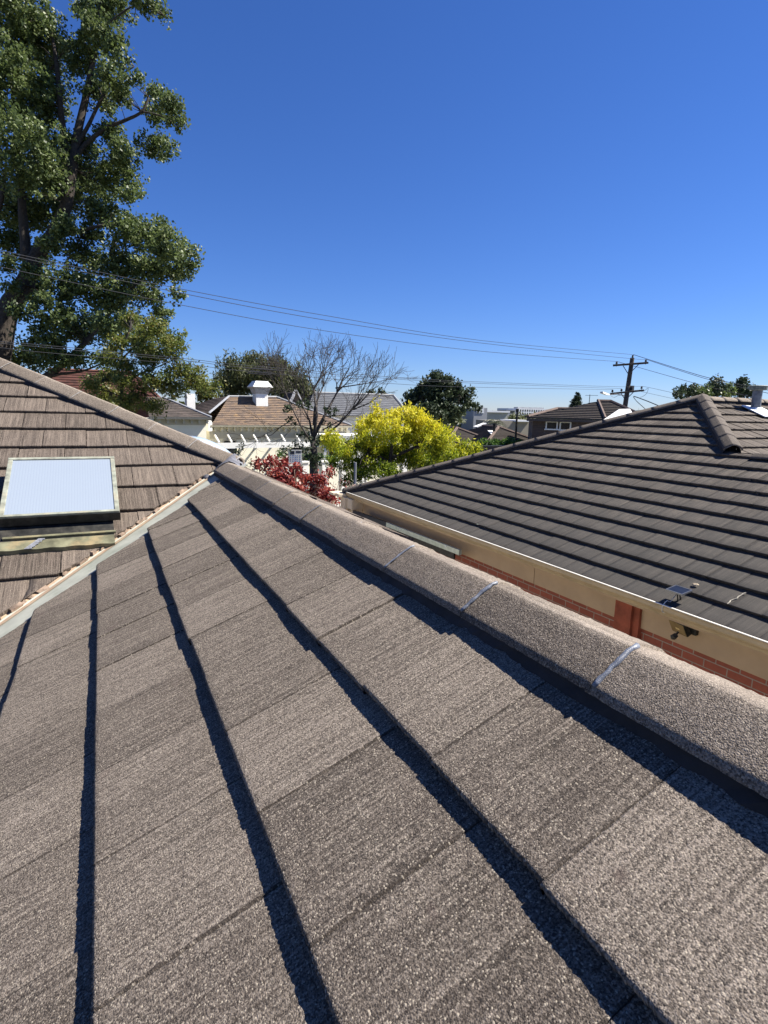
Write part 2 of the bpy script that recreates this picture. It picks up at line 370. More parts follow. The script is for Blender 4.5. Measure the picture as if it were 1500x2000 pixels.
# far slopes of the same roof
far = []
O3 = np.array([XC, 0, -.4600]); far.append(roof_tiles(O3, U1, np.array([ct, 0, -st]), np.array([st, 0, ct]), [k*g for k in range(1, 6)], g, W, lambda s: -3, lambda s: 5.0, -2.4, 4.8, du=.05, dsn=.1, groove=0, seed=31))
O4 = np.array([HC-YB0, YB0, ZB0])   # slope facing +X beyond the hip
far.append(roof_tiles(np.array([HC-YB0, 0, ZB0]), U1, np.array([ct, 0, -st]), np.array([st, 0, ct]), [k*g for k in range(-8, 9)], g, W, lambda s: YB0-s*ct+.03, lambda s: 13., 2.5, 13, du=.05, dsn=.1, groove=0, seed=32))
V, Fc, UVv, R_ = join_tiles(far)
fr_ = mesh_obj('rear_roof_slope', V, Fc, M_TILEB, my, uv=UVv, attrs={'rnd': R_})
# walls under the roof, gutter at the far eave
wb = MB(); wb.box((-3.0, -2.3, GZ), (2.0, 4.2, -2.05)).box((-3.0, 4.2, GZ), (2.0, 12.5, -1.65))
M_BRICK = None
def brick_mat(name, c1, c2, mortar, sx=1., scale=1.):
    m, t, b, N, L = newmat(name); geo = N('ShaderNodeNewGeometry'); sp = N('ShaderNodeSeparateXYZ'); L(geo.outputs['Position'], sp.inputs[0])
    cb = N('ShaderNodeCombineXYZ'); L(mathn(t, 'ADD', sp.outputs[0], sp.outputs[1]), cb.inputs[0]); L(sp.outputs[2], cb.inputs[1])
    br = N('ShaderNodeTexBrick'); L(cb.outputs[0], br.inputs['Vector']); br.inputs['Scale'].default_value = scale
    br.inputs['Brick Width'].default_value = .24; br.inputs['Row Height'].default_value = .086; br.inputs['Mortar Size'].default_value = .006
    br.inputs['Color1'].default_value = (*c1, 1); br.inputs['Color2'].default_value = (*c2, 1); br.inputs['Mortar'].default_value = (*mortar, 1)
    n = noise(t, cb.outputs[0], 18, 5); c = mixc(t, .5, br.outputs[0], mixc(t, n, (.25, .2, .2), (1, 1, 1)), 'MULTIPLY')
    L(c, b.inputs['Base Color']); b.inputs['Roughness'].default_value = .9; bump(t, mathn(t, 'ADD', mathn(t, 'MULTIPLY', br.outputs['Fac'], -1), mathn(t, 'MULTIPLY', n, .4)), .6, .006, b); return m
M_BRICK = brick_mat('red_brick', (.23, .062, .036), (.31, .085, .05), (.30, .24, .19))
M_BRICKB = brick_mat('brown_brick', (.085, .062, .055), (.11, .08, .07), (.13, .11, .10))
wb.build('wall', plain('cream_wall', (.5, .46, .38)), my)
M_GUT = plain('cream_gutter', (.62, .60, .55), .4, .08, 5, .0005, spec=.5)
M_GUTD = plain('gutter_inside_shade', (.03, .027, .024), .9, .2, 10, .003)  # near-black, mixed to stand for shadow inside the gutter; not applied
gb = MB(); xl = 2.335
gb.box((2.10, -2.4, -1.20), (2.318, 4.6, -1.196)); gb.box((2.318, -2.4, -1.21), (2.330, 4.6, -1.122)); gb.box((2.330, -2.4, -1.132), (2.342, 4.6, -1.118))
gb.build('gutter', M_GUT, my)
# ridge caps of the wing and the hip
NCAP = 16; dy = .428
y0c = .699-2*dy
ys_end = y0c+11*dy
SL = M_SEAL
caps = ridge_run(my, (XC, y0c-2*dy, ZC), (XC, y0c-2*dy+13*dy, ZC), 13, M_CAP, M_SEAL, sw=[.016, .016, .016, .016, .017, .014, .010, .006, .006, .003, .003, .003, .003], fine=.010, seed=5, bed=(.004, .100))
for i, o in enumerate(caps):
    if i == 4: o['label'] = 'ridge cap with the widest smear of pale blue sealant on its near joint'
def hipP(y, h): return (HC+.03-y, y, ZB0+(y-YB0)*tg+h)
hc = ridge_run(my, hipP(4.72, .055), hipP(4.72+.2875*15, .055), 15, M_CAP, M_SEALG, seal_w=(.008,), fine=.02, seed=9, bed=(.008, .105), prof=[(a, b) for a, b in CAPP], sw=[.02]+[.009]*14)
# valley gutter between the two slopes
cx = 3.846
def vp(off_perp, x, dz):    # point near the valley line at x; off>0 on the main-roof side
    y = x+cx; z = ZR+(x-XR)*tg
    return np.array([x-off_perp*.7071, y+off_perp*.7071, z+dz])
vm, vpn = MB(), MB(); xs = np.linspace(-1.7, .80, 34)
rv = np.random.default_rng(2)
for a, b in zip(xs[:-1], xs[1:]):
    # near-slope side: from crease down to under the tiles
    def nearp(x, w, l=0): return vp(-w, x, -.035+w*.3+l)   # moves -perp => +x,-y : rises along the slope
    vm.add([nearp(a, 0), nearp(b, 0), nearp(b, .33), nearp(a, .33)], [(0, 1, 2, 3)])
    vm.add([nearp(a, .0, .012), nearp(b, .0, .012), nearp(b, .02), nearp(a, .02)], [(0, 1, 2, 3)])
    vpn.add([vp(0, a, -.031), vp(0, b, -.031), vp(.05, b, -.02), vp(.05, a, -.02)], [(0, 1, 2, 3)])
    vpn.add([vp(-.052, a, -.015), vp(-.052, b, -.015), vp(0, b, -.029), vp(0, a, -.029)], [(0, 1, 2, 3)])
vg = vm.build('valley_gutter', M_VALLEY, my); vpn.build('stained_metal_upturn', M_VALLEYP, vg)
N_ = 60; xs = np.linspace(-1.6, .70, N_)
for i, x in enumerate(xs[:-1]):
    if rv.random() < .38: continue
    l = .014+.03*rv.random(); h = .010+.016*rv.random(); o_ = -.006+.012*rv.random()
    c = [vp(o_, x, -.012), vp(o_, x+l, -.012), vp(o_+.022, x+l, -.008), vp(o_+.022, x, -.008)]
    c = [p-np.array([0, 0, .02]) for p in c]; mo = MB(); mo.prism(c, [p+np.array([rv.normal(0, .004), rv.normal(0, .004), h+rv.normal(0, .003)]) for p in c]); mo.build('mortar_lump', M_MORTARP, vg)
# lead patch where ridge, hip and valley meet
lp = MB(); cpt = np.array([.765, 4.585, -.545])
for k in range(7):
    a = rv.random()*6.28; q = cpt+np.array([.03*math.cos(a), .03*math.sin(a), .012*rv.random()]); r_ = .018+.014*rv.random()
    lp.tube([q-[0, 0, .05], q-[0, 0, .012], q+[0, 0, .0]], [r_*1.5, r_*1.1, r_*.4], 7)
lp.build('lead_flashing', M_LEAD, my, smooth=True)
lp = MB(); pr = [(-.104, -.070), (-.07, -.037), (-.03, -.012), (.01, .003), (.05, -.012), (.10, -.05)]
K = 6; A0 = np.array([XC, 4.50, ZC+.007]); A1 = np.array([.985, 4.752, -.388])
for k in range(K+1):
    f = k/K; c = A0*(1-f)+A1*f+np.array([-.012*math.sin(f*3.1), 0, .004*math.sin(f*9)]); sd_ = np.array([1-f+.72*f, .72*f, 0]); sd_ /= np.linalg.norm(sd_)
    for x, z in pr: lp.v.append(tuple(c+sd_*x*(1-.05*f)+np.array([0, 0, z*(1-.1*f)])))
for k in range(K):
    for q_ in range(len(pr)-1): b = k*len(pr)+q_; lp.f.append((b, b+1, b+len(pr)+1, b+len(pr)))
lp.build('ridge_junction_flashing', M_LEAD, my, smooth=True)
# ------------------------------------------------------------------ skylight on the main roof
def pb_(x, s, n): return O2+U2*x+S2*s+N2*n
def slope_box(mb, x0, x1, s0, s1, n0, n1): return mb.box((x0, s0, n0), (x1, s1, n1), M=lambda v: pb_(v[0], v[1], v[2]))
M_PANE = None
m, t, b, N, L = newmat('twin_wall_polycarbonate'); uv = N('ShaderNodeTexCoord').outputs['Object']
sx = N('ShaderNodeSeparateXYZ'); L(uv, sx.inputs[0]); wv = mathn(t, 'FRACT', mathn(t, 'MULTIPLY', sx.outputs[0], 62))
rb = ramp(t, [(0, (.19, .22, .275)), (.18, (.235, .275, .325)), (.8, (.245, .285, .335))]); L(wv, rb.inputs[0])
L(mixc(t, mathn(t, 'MULTIPLY', noise(t, uv, 5, 3), .35), rb.outputs[0], (.22, .255, .30)), b.inputs['Base Color']); b.inputs['Roughness'].default_value = .22; b.inputs['Specular IOR Level'].default_value = .5
b.inputs['Coat Weight'].default_value = .4; b.inputs['Coat Roughness'].default_value = .12; bump(t, wv, .25, .001, b); M_PANE = m
M_SFRAME = plain('verdigris_painted_frame', (.24, .25, .20), .5, .3, 16, .001, dirt=(.31, .285, .21), spec=.4)
M_BLACKM = plain('black_painted_metal', (.018, .018, .017), .5, .4, 20, .001, dirt=(.05, .046, .038))
X0, X1 = -.575, .082; s0, s1 = (YB0-4.66)/ct, (YB0-3.985)/ct-.018
n0 = .11
sk = MB(); 
fx = .028
slope_box(sk, X0, X1, s0, s0+fx, n0-.05, n0+.012); slope_box(sk, X0, X1, s1-fx*.75, s1, n0-.048, n0+.010)
slope_box(sk, X0, X0+fx, s0+fx, s1-fx*.75, n0-.048, n0+.009); slope_box(sk, X1-fx, X1, s0+fx, s1-fx*.75, n0-.048, n0+.009)
skl = sk.build('skylight', M_SFRAME, my, bevel=.003); skl['label'] = 'square skylight with ribbed translucent pane and greenish metal frame'
pn = MB(); slope_box(pn, X0+fx-.002, X1-fx+.002, s0+fx-.002, s1-fx*.75+.002, n0-.03, n0+.003); pn.build('pane', M_PANE, skl)
cu = MB(); slope_box(cu, X0+.05, X1-.05, s0+.05, s1-.07, -.03, n0-.049); slope_box(cu, X0-.004, X1+.004, s1+.0005, s1+.004, n0-.062, n0-.004); cu.build('upstand', M_BLACKM, skl)
fl = MB(); fk = MB(); n_ = 26
for i in range(n_):
    a, b_ = X0-.10+(X1-X0+.06)*i/n_, X0-.10+(X1-X0+.06)*(i+1)/n_
    e1, e2 = [.008*math.sin(i*1.3+q)*.5 for q in (0, 1.3)]
    dn = .016
    fk.add([pb_(a, s1-.06, dn+.03), pb_(b_, s1-.06, dn+.03), pb_(b_, s1+.118, dn-.004), pb_(a, s1+.118, dn-.004)], [(0, 1, 2, 3)])
    fl.add([pb_(a, s1+.115, dn), pb_(b_, s1+.115, dn), pb_(b_, s1+.20+e2, dn-.003), pb_(a, s1+.20+e1, dn-.003)], [(0, 1, 2, 3)])
    fl.add([pb_(a, s1+.20+e1, dn-.003), pb_(b_, s1+.20+e2, dn-.003), pb_(b_, s1+.20+e2, -.02), pb_(a, s1+.20+e1, -.02)], [(0, 1, 2, 3)])
slope_box(fl, X0+.02, X1-.03, s1+.085, s1+.103, dn, dn+.014)
M_APRON = plain('weathered_apron_flashing', (.15, .145, .09), .5, .35, 12, .002, dirt=(.26, .20, .11), spec=.4)
fl.build('apron_flashing', M_APRON, skl); fk.build('upper_flashing', M_BLACKM, skl)
tp = MB(); 
for i in range(14): 
    a = -.375-.005*i; s_ = s1+.108+.0068*i; tp.box((a, s_, dn), (a+.036+.004*math.sin(i*2), s_+.007, dn+.004+.0012*(i % 2)), M=lambda v: pb_(*v))
tp.build('sealant_patch', plain('silver_tape', (.27, .28, .31), .4, .3, 60, .003, metal=.3), skl)
# clear domed rooflight just beyond the hip
m, t, b, N, L = newmat('clear_dome_acrylic'); b.inputs['Base Color'].default_value = (.55, .66, .80, 1); b.inputs['Roughness'].default_value = .08; b.inputs['Specular IOR Level'].default_value = .8
b.inputs['Transmission Weight'].default_value = .25; M_DOME = m
n4 = np.array([st, 0, ct]); s4 = np.array([ct, 0, -st]); oc = ray(415, 860); oc = oc*5.75/oc[1]-n4*.165
dm = MB(); NU, NV = 20, 12; hw, hl = .27, .33
for i in range(NU+1):
    for j in range(NV+1):
        a, c_ = -1+2*i/NU, -1+2*j/NV; h = .07*(1-abs(a)**2.4)*(1-abs(c_)**2.4)
        dm.v.append(tuple(oc+U1*a*hl+s4*c_*hw+n4*(.085+h)))
for i in range(NU):
    for j in range(NV): dm.f.append((i*(NV+1)+j, (i+1)*(NV+1)+j, (i+1)*(NV+1)+j+1, i*(NV+1)+j+1))
M_WHM = plain('white_painted_metal', (.74, .76, .78), .4, .08, 8, .0005, spec=.5)
rd = MB()
for (a0, a1, c0, c1) in ((-hl-.03, hl+.03, -hw-.03, -hw+.01), (-hl-.03, hl+.03, hw-.01, hw+.03), (-hl-.03, -hl+.01, -hw+.01, hw-.01), (hl-.01, hl+.03, -hw+.01, hw-.01)):
    rd.box((a0, c0, -.06), (a1, c1, .088), M=lambda v: oc+U1*v[0]+s4*v[1]+n4*v[2])
rl = rd.build('domed_rooflight', M_WHM, my); rl['label'] = 'domed blue-white rooflight peeping over the hip'; dm.build('dome', M_DOME, rl, smooth=True)

# ------------------------------------------------------------------ neighbour's house on the right
nb = thing('brick_house', 'red brick house to the right with dark tiled hip roof and tan frieze', 'house', (8, 6, GZ))
TA = .415; ta = math.tan(TA); ca, sa = math.cos(TA), math.sin(TA); XA, ZA = 5.3885, -1.786
OA = np.array([XA, 0, ZA]); SA = np.array([-ca, 0, -sa]); NA = np.array([-sa, 0, ca])
HA, HB = 17.22, 3.20            # hips in plan  x+y=HA   x-y=HB
XAP = (HA+HB)/2; YAP = HA-XAP; ZAP = ZA+(XAP-XA)*ta
def a_hi(s): return HA-(XA-s*ca)-.02
def a_lo(s):
    x = XA-s*ca; return (x-HB+.02) if x > 8.28 else -6.
pt = []
pt.append(roof_tiles(OA, U1, SA, NA, [-k*g for k in range(-1, 17)], g, W, a_lo, a_hi, -3.2, 12.2, du=.05, dsn=.10, groove=.0008, grainA=.0, seed=41, voff=0, t=.036))
# front slope of the high part (faces the camera), far slope and far wing side
OB = np.array([0, YAP, ZAP]); SB = np.array([0, -ca, -sa]); NB = np.array([0, -sa, ca])
pt.append(roof_tiles(OB, U2, SB, NB, [k*g+.02 for k in range(1, 17)], g, W, lambda s: YAP-s*ca+HB+.02, lambda s: 22., XAP-5, 20, du=.06, dsn=.10, groove=.0008, grainA=0, seed=43, t=.036))
V, Fc, UVv, R_ = join_tiles(pt)
# eave distance becomes V for the greyer lowest courses
nt1 = len(pt[0][0]); UVv[:nt1, 1] = (g-(V[:nt1]-OA)@SA); UVv[nt1:, 1] = 6+((V[nt1:]-OB)@SB)
nb_roof = mesh_obj('roof', V, Fc, M_TILEC, nb, uv=UVv, attrs={'rnd': R_})
pt = [roof_tiles(np.array([0, YAP, ZAP]), U2, np.array([0, ca, -sa]), np.array([0, sa, ca]), [k*g+.02 for k in range(1, 19)], g, W, lambda s: HA-(YAP+s*ca)+.02, lambda s: 20., 4.8, 20, du=.1, dsn=.15, groove=0, seed=44, t=.036)]
pt.append(roof_tiles(np.array([8.3, 0, ZA+(8.3-XA)*ta]), U1, np.array([ca, 0, -sa]), np.array([sa, 0, ca]), [k*g for k in range(1, 10)], g, W, lambda s: -5., lambda s: 4.9-s*ca*1.0, -3, 5, du=.1, dsn=.15, groove=0, seed=45, t=.036))
V, Fc, UVv, R_ = join_tiles(pt); UVv[:, 1] += 6
mesh_obj('rear_roof_slope', V, Fc, M_TILEC, nb, uv=UVv, attrs={'rnd': R_})
def hA(x, h): return (x, HA-x+.0, ZA+(x-XA)*ta+h)
def hB(x, h): return (x, x-HB, ZA+(x-XA)*ta+h)
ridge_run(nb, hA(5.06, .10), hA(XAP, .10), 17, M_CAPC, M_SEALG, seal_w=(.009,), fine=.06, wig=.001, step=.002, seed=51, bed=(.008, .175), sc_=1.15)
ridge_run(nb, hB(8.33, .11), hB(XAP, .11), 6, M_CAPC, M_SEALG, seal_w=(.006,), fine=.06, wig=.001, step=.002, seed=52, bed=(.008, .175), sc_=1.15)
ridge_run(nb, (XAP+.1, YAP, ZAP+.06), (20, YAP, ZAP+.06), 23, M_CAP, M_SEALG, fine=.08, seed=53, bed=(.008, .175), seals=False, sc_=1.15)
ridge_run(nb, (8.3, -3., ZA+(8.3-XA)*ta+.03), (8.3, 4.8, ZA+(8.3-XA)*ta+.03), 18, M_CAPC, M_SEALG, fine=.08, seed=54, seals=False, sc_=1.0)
M_TAN = plain('tan_paint', (.37, .265, .165), .6, .07, 3, .001, dirt=(.33, .235, .145))
M_TANG = plain('olive_tan_gutter', (.40, .31, .19), .45, .12, 4, .0006)
WX = 5.34
wl = MB(); wl.box((WX, -3.2, GZ), (WX+.22, 11.9, -2.02)); wl.box((WX+.22, 11.68, GZ), (14., 11.9, -2.02)); wall = wl.build('wall', M_BRICK, nb)
fz = MB()
FY = [-3.2, 4.30]; 
for a, b_ in ((-3.2, 4.13), (4.36, 5.815), (5.825, 11.88)):
    fz.box((WX-.022, a, -2.352), (WX-.001, b_, -2.03)); fz.box((WX-.026, a, -2.20), (WX-.0225, b_, -2.03))
fz.build('frieze_board', M_TAN, nb)
sf = MB(); sf.box((5.14, -3.2, -2.028), (WX-.001, 11.95, -2.016)); sf.box((5.135, -3.2, -2.06), (5.155, 11.95, -1.93)); sf.build('soffit', M_TAN, nb)
gu = MB(); prof = [(5.050, -1.902), (5.045, -1.910), (5.052, -1.925), (5.052, -1.955), (5.062, -1.975), (5.085, -1.995), (5.10, -2.025), (5.134, -2.028), (5.134, -2.0), (5.12, -2.0), (5.075, -1.965), (5.062, -1.94), (5.062, -1.905)]
for a, b_ in zip(np.linspace(-3.2, 12.0, 26)[:-1], np.linspace(-3.2, 12.0, 26)[1:]):
    gu.prism([(x, a, z) for x, z in prof], [(x, b_, z) for x, z in prof])
gu.build('gutter', M_TANG, nb)
gl = MB(); gl.box((5.040, -3.2, -1.9015), (5.062, 12.0, -1.8945)); gl.build('gutter_lip', M_GUT, nb)
pr_ = MB(); pr_.box((WX-.10, 4.13, GZ), (WX-.0005, 4.355, -2.03)); pr_.box((WX-.06, 4.05, GZ), (WX-.001, 4.13, -2.03)); pr_.build('brick_pier', plain('red_oxide_paint', (.25, .065, .035), .8, .2, 8, .003), nb)
cb_ = MB()
for (x0, x1, y0, y1, z0, z1) in ((4.98, 5.36, 11.9, 12.16, -2.30, -2.02), (5.05, 5.36, 11.9, 12.12, -2.42, -2.302), (5.04, 5.34, 11.62, 11.90, -2.27, -2.03), (5.12, 5.34, 11.66, 11.88, -2.36, -2.272), (4.86, 5.3, 12.0, 12.3, -2.018, -1.94), (4.78, 5.2, 12.15, 12.4, -1.99, -1.93)): cb_.box((x0, y0, z0), (x1, y1, z1))
cb_.build('corbel', plain('cream_paint', (.62, .52, .38), .6, .1, 4, .001), nb, bevel=.012)
pp = MB(); pp.box((5.16, 11.9, GZ), (5.40, 12.12, -2.42)); pp.build('brick_pier', M_BRICK, nb)
gv = MB(); gv.box((5.09, 12.0, -2.28), (5.0955, 12.07, -2.24)); 
# galvanised rail in front of the wall
def rx(x, y): return onx(x, y, 5.05)
ar = MB(); a, b_ = rx(756, 1024), rx(899, 1079); ar.bar(a, b_, .05, .085)
rail = ar.build('galvanised_rail', plain('galvanised_steel', (.47, .52, .46), .42, .15, 12, .0008, metal=.35, dirt=(.38, .44, .36)), nb)
ar = MB(); ar.bar(rx(691, 1000), rx(756, 1024), .055, .088); ar.build('dark_rail_sleeve', plain('charcoal_plastic', (.025, .03, .038), .45, .15, 6, .0003), rail)
ar = MB(); 
for q in ((784, 1033.5), (873, 1067)): c = rx(*q); ar.tube([c-[.034, 0, 0], c-[.026, 0, 0]], .014, 8)
ar.build('screw', M_WHM, rail)
ar = MB(); ar.bar(rx(700, 1009)+[.08, 0, -.02], rx(880, 1083)+[.08, 0, -.04], .03, .10); ar.build('rail_shadow_band', M_BLACKM, rail)  # black bar stands for the shadow band under the galvanised rail
# flue on the far part
M_FLUE = plain('grey_metal_flue', (.22, .22, .23), .45, .25, 12, .001, metal=.5)
fb = onpl(1475, 801, NB, NB@OB)
fl_ = MB(); r_ = .085; H = .46
fl_.tube([fb-[0, 0, .05], fb+[0, 0, H-.07]], [r_, r_*.95], 20)
flue = fl_.build('flue', M_FLUE, nb); q = MB(); q.tube([fb+[0, 0, H-.09], fb+[0, 0, H-.085], fb+[0, 0, H-.01], fb+[0, 0, H]], [r_, r_*1.75, r_*1.9, r_*1.7], 20); q.build('cowl', plain('weathered_cowl', (.20, .22, .19), .6, .3, 20, .002), flue)
q = MB(); q.tube([fb+[0, 0, -.02], fb+[0, 0, .05]], [r_*1.7, r_*1.02], 20)
q.box((-.22, -.34, -.01), (.32, .16, .006), M=lambda v: fb+U2*v[0]-SB*v[1]*1.0+NB*(v[2]+.02)); q.build('flashing', M_WHM, flue)
# pale skylight on the slope hidden behind the left hip
py_ = lambda x, y, Y: ray(x, y)*Y/ray(x, y)[1]
q = MB(); rg4 = [py_(1178, 819, 8.25), py_(1238, 809, 8.05), py_(1231, 798, 8.75), py_(1208, 799, 8.95)]; q.prism([p-[0, 0, .07] for p in rg4], rg4)
for p in rg4: q.bar(p*[1, 1, 0]+[-.0, .0, p[2]-.072]+(np.mean(rg4, 0)-p)*[.15, .15, 0], p*[1, 1, 0]+[0, 0, p[2]-.9]+(np.mean(rg4, 0)-p)*[.15, .15, 0], .06)
o = q.build('skylight', plain('white_opal_sheet', (.74, .73, .70), .4, .05, 4, 0), nb, bevel=.02); o['label'] = 'pale sheet skylight showing above the hip'
# ------------------------------------------------------------------ solar panel and floodlight
pc = onpl(1326, 1152, NA, NA@OA+.10)
sp_ = thing('solar_panel', 'small black solar panel with silver rim tilted above the eave tiles of the brick house', 'solar panel', pc-NA*.13)
ux = np.array([0, 1., 0]); uxs = np.array([.98, 0, .16]); uxs = uxs/np.linalg.norm(uxs); nz = np.cross(uxs, ux); nz = nz if nz[2] > 0 else -nz
def PM(v): return pc+ux*v[0]+uxs*v[1]+nz*v[2]
q = MB(); hw_, hh_ = .094, .080
for (a, b_, c, d) in ((-hw_, hw_, -hh_, -hh_+.009), (-hw_, hw_, hh_-.009, hh_), (-hw_, -hw_+.009, -hh_+.009, hh_-.009), (hw_-.009, hw_, -hh_+.009, hh_-.009)): q.box((a, c, -.014), (b_, d, .004), M=PM)
q.build('frame', plain('silver_frame', (.17, .18, .20), .35, .08, 10, 0, metal=.6), sp_)
m, t, b, N, L = newmat('solar_cells'); b.inputs['Base Color'].default_value = (.016, .024, .045, 1); b.inputs['Roughness'].default_value = .3; b.inputs['Specular IOR Level'].default_value = .25
tc = N('ShaderNodeTexCoord').outputs['Object']; b_n = noise(t, tc, 14, 3); rr = ramp(t, [(.3, (.008, .010, .018)), (.7, (.016, .020, .032))]); L(b_n, rr.inputs[0]); L(rr.outputs[0], b.inputs['Base Color'])
q = MB(); q.box((-hw_+.009, -hh_+.009, -.01), (hw_-.009, hh_-.009, .001), M=PM); q.build('cells', m, sp_)
q = MB(); q.bar(pc-nz*.012, pc-NA*.14, .012); q.bar(pc-nz*.012-ux*.02-uxs*.05, pc-NA*.14-uxs*.05, .01); q.box((-.05, -.04, -.028), (.05, .04, -.0145), M=PM); q.build('bracket', M_BLACKM, sp_)
q = MB(); e = onx(1298, 1183, 5.08); base = pc-NA*.12-uxs*.12
q.tube([pc-nz*.016, base+ux*.03, e+[.03, 0, .05], e+[.0, 0, .035], e+[-.035, 0, .0], e+[-.03, -.0, -.06], e+[.1, -.1, -.12], [5.31, 3.75, -2.08], [5.30, 3.62, -2.16]], .0042, 6); q.build('cable', M_GUT, sp_, smooth=True)
fc = onx(1326, 1226, 5.20)
fdl = thing('floodlight', 'black security floodlight on the tan frieze below the small solar panel', 'floodlight', fc)
fy = np.array([0, -1., 0]); fn = np.array([-.86, .12, -.49]); fn /= np.linalg.norm(fn); fx_ = np.cross([0, 0, 1.], fn); fx_ /= np.linalg.norm(fx_); fu = np.cross(fn, fx_)
def FM(v): return fc+(fx_*v[0]+fu*v[1]+fn*v[2])*1.15
q = MB(); q.box((-.085, -.065, -.035), (.085, .075, .012), M=FM); q.box((-.06, -.03, -.06), (.06, .04, -.035), M=FM)
body = q.build('housing', M_BLACKM, fdl, bevel=.008)
q = MB(); q.box((-.078, -.058, .012), (.078, .068, .016), M=FM); q.build('lens', plain('amber_tinted_lens', (.24, .17, .08), .25, .15, 10, 0, spec=.6), fdl)
q = MB(); q.box((-.02, -.008, .0162), (.02, .010, .018), M=FM); q.build('led_plate', plain('led_phosphor', (.50, .38, .16), .4, .05, 10, 0), fdl)
q = MB(); q.bar(fc+[.02, .05, 0], [5.318, 3.57, fc[2]+.0], .03, .05); q.bar(fc+[.03, -.06, -.01], [5.318, fc[1]-.10, fc[2]-.02], .03, .06); q.box((5.27, fc[1]-.14, fc[2]-.05), (5.317, fc[1]+.02, fc[2]+.07)); q.build('mounting_bracket', M_BLACKM, fdl, bevel=.005)
q = MB(); c = fc+[-.02, .02, -.095]; q.tube([c-fn*.02, c+fn*.028], [.024, .030], 12); q.tube([c+fn*.028, c+fn*.045], [.028, .012], 12); q.bar(c, fc+[.02, 0, -.03], .015); q.build('motion_sensor', M_BLACKM, fdl)

q = MB(); c = onpl(1358, 1142, NA, NA@OA+.004); rg5 = np.random.default_rng(4)
q.prism([c+U1*.035*math.cos(a)*(1+.2*math.sin(3*a))-SA*.028*math.sin(a) for a in np.linspace(0, 6.28, 12)[:-1]], [c+NA*.01+U1*.02*math.cos(a)-SA*.016*math.sin(a) for a in np.linspace(0, 6.28, 12)[:-1]]); q.build('lichen_patch', plain('pale_lichen', (.34, .28, .20), .95, .3, 60, .003), nb_roof)
q = MB(); a_, b_ = onpl(1420, 1179, NA, NA@OA+.003), onpl(1455, 1157, NA, NA@OA-.012); pts = [a_+(b_-a_)*k/8+np.array([0, rg5.normal(0, .006), 0]) for k in range(9)]
q.tube(pts, [.003+.004*rg5.random() for _ in pts], 5); q.build('pale_streak', plain('dry_bird_lime', (.38, .35, .29), .95, .3, 60, .002), nb_roof)
# ------------------------------------------------------------------ ground and street
def grid_plane(name, x0, x1, y0, y1, z, mat, n=2):
    q = MB(); q.add([(x0, y0, z), (x1, y0, z), (x1, y1, z), (x0, y1, z)], [(0, 1, 2, 3)]); return tag(q.build(name, mat, org=(0, 0, z)), kind='structure')
m, t, b, N, L = newmat('garden_ground'); tc = N('ShaderNodeTexCoord').outputs['Object']
rr = ramp(t, [(.35, (.05, .065, .025)), (.5, (.09, .09, .045)), (.65, (.16, .14, .10))]); L(noise(t, tc, .35, 8, .7), rr.inputs[0]); L(rr.outputs[0], b.inputs['Base Color']); b.inputs['Roughness'].default_value = .95
grid_plane('ground', -1500, 1500, -1500, 1500, GZ, m)
# street frame: runs along the power line, from near left to far right
PD = at(1229, 812, 40.); PL = at(0, 775, 16.3); sdv = np.array([PD[0]-PL[0], PD[1]-PL[1], 0]); sdv /= np.linalg.norm(sdv); sn = np.array([-sdv[1], sdv[0], 0])
PO = np.array([PD[0], PD[1], GZ])
def street(a, b_, z=0): return PO+sdv*a+sn*b_+np.array([0, 0, z])
M_ASPH = plain('asphalt', (.055, .055, .057), .9, .2, 3, .004); M_CONC = plain('concrete_path', (.36, .34, .31), .85, .12, 2, .002)
def sheet(name, b0, b1, z, mat):
    q = MB(); q.add([street(-80, b0, z), street(160, b0, z), street(160, b1, z), street(-80, b1, z)], [(0, 1, 2, 3)]); return tag(q.build(name, mat, org=PO), kind='structure')

# ------------------------------------------------------------------ vegetation
def leaf_mat(name, cols, rough=.5, spec=.4, trans=.3):
    m, t, b, N, L = newmat(name); a = N('ShaderNodeAttribute'); a.attribute_name = 'rnd'
    r = ramp(t, [(i/(len(cols)-1), c) for i, c in enumerate(cols)]); L(a.outputs['Fac'], r.inputs[0]); L(r.outputs[0], b.inputs['Base Color'])
    b.inputs['Roughness'].default_value = rough; b.inputs['Specular IOR Level'].default_value = spec
    tr = N('ShaderNodeBsdfTranslucent'); hsv = N('ShaderNodeHueSaturation'); hsv.inputs['Value'].default_value = 1.5; L(r.outputs[0], hsv.inputs['Color']); L(hsv.outputs[0], tr.inputs[0])
    mx = N('ShaderNodeMixShader'); mx.inputs[0].default_value = trans; L(b.outputs[0], mx.inputs[1]); L(tr.outputs[0], mx.inputs[2]); L(mx.outputs[0], t.nodes['Material Output'].inputs[0]); return m
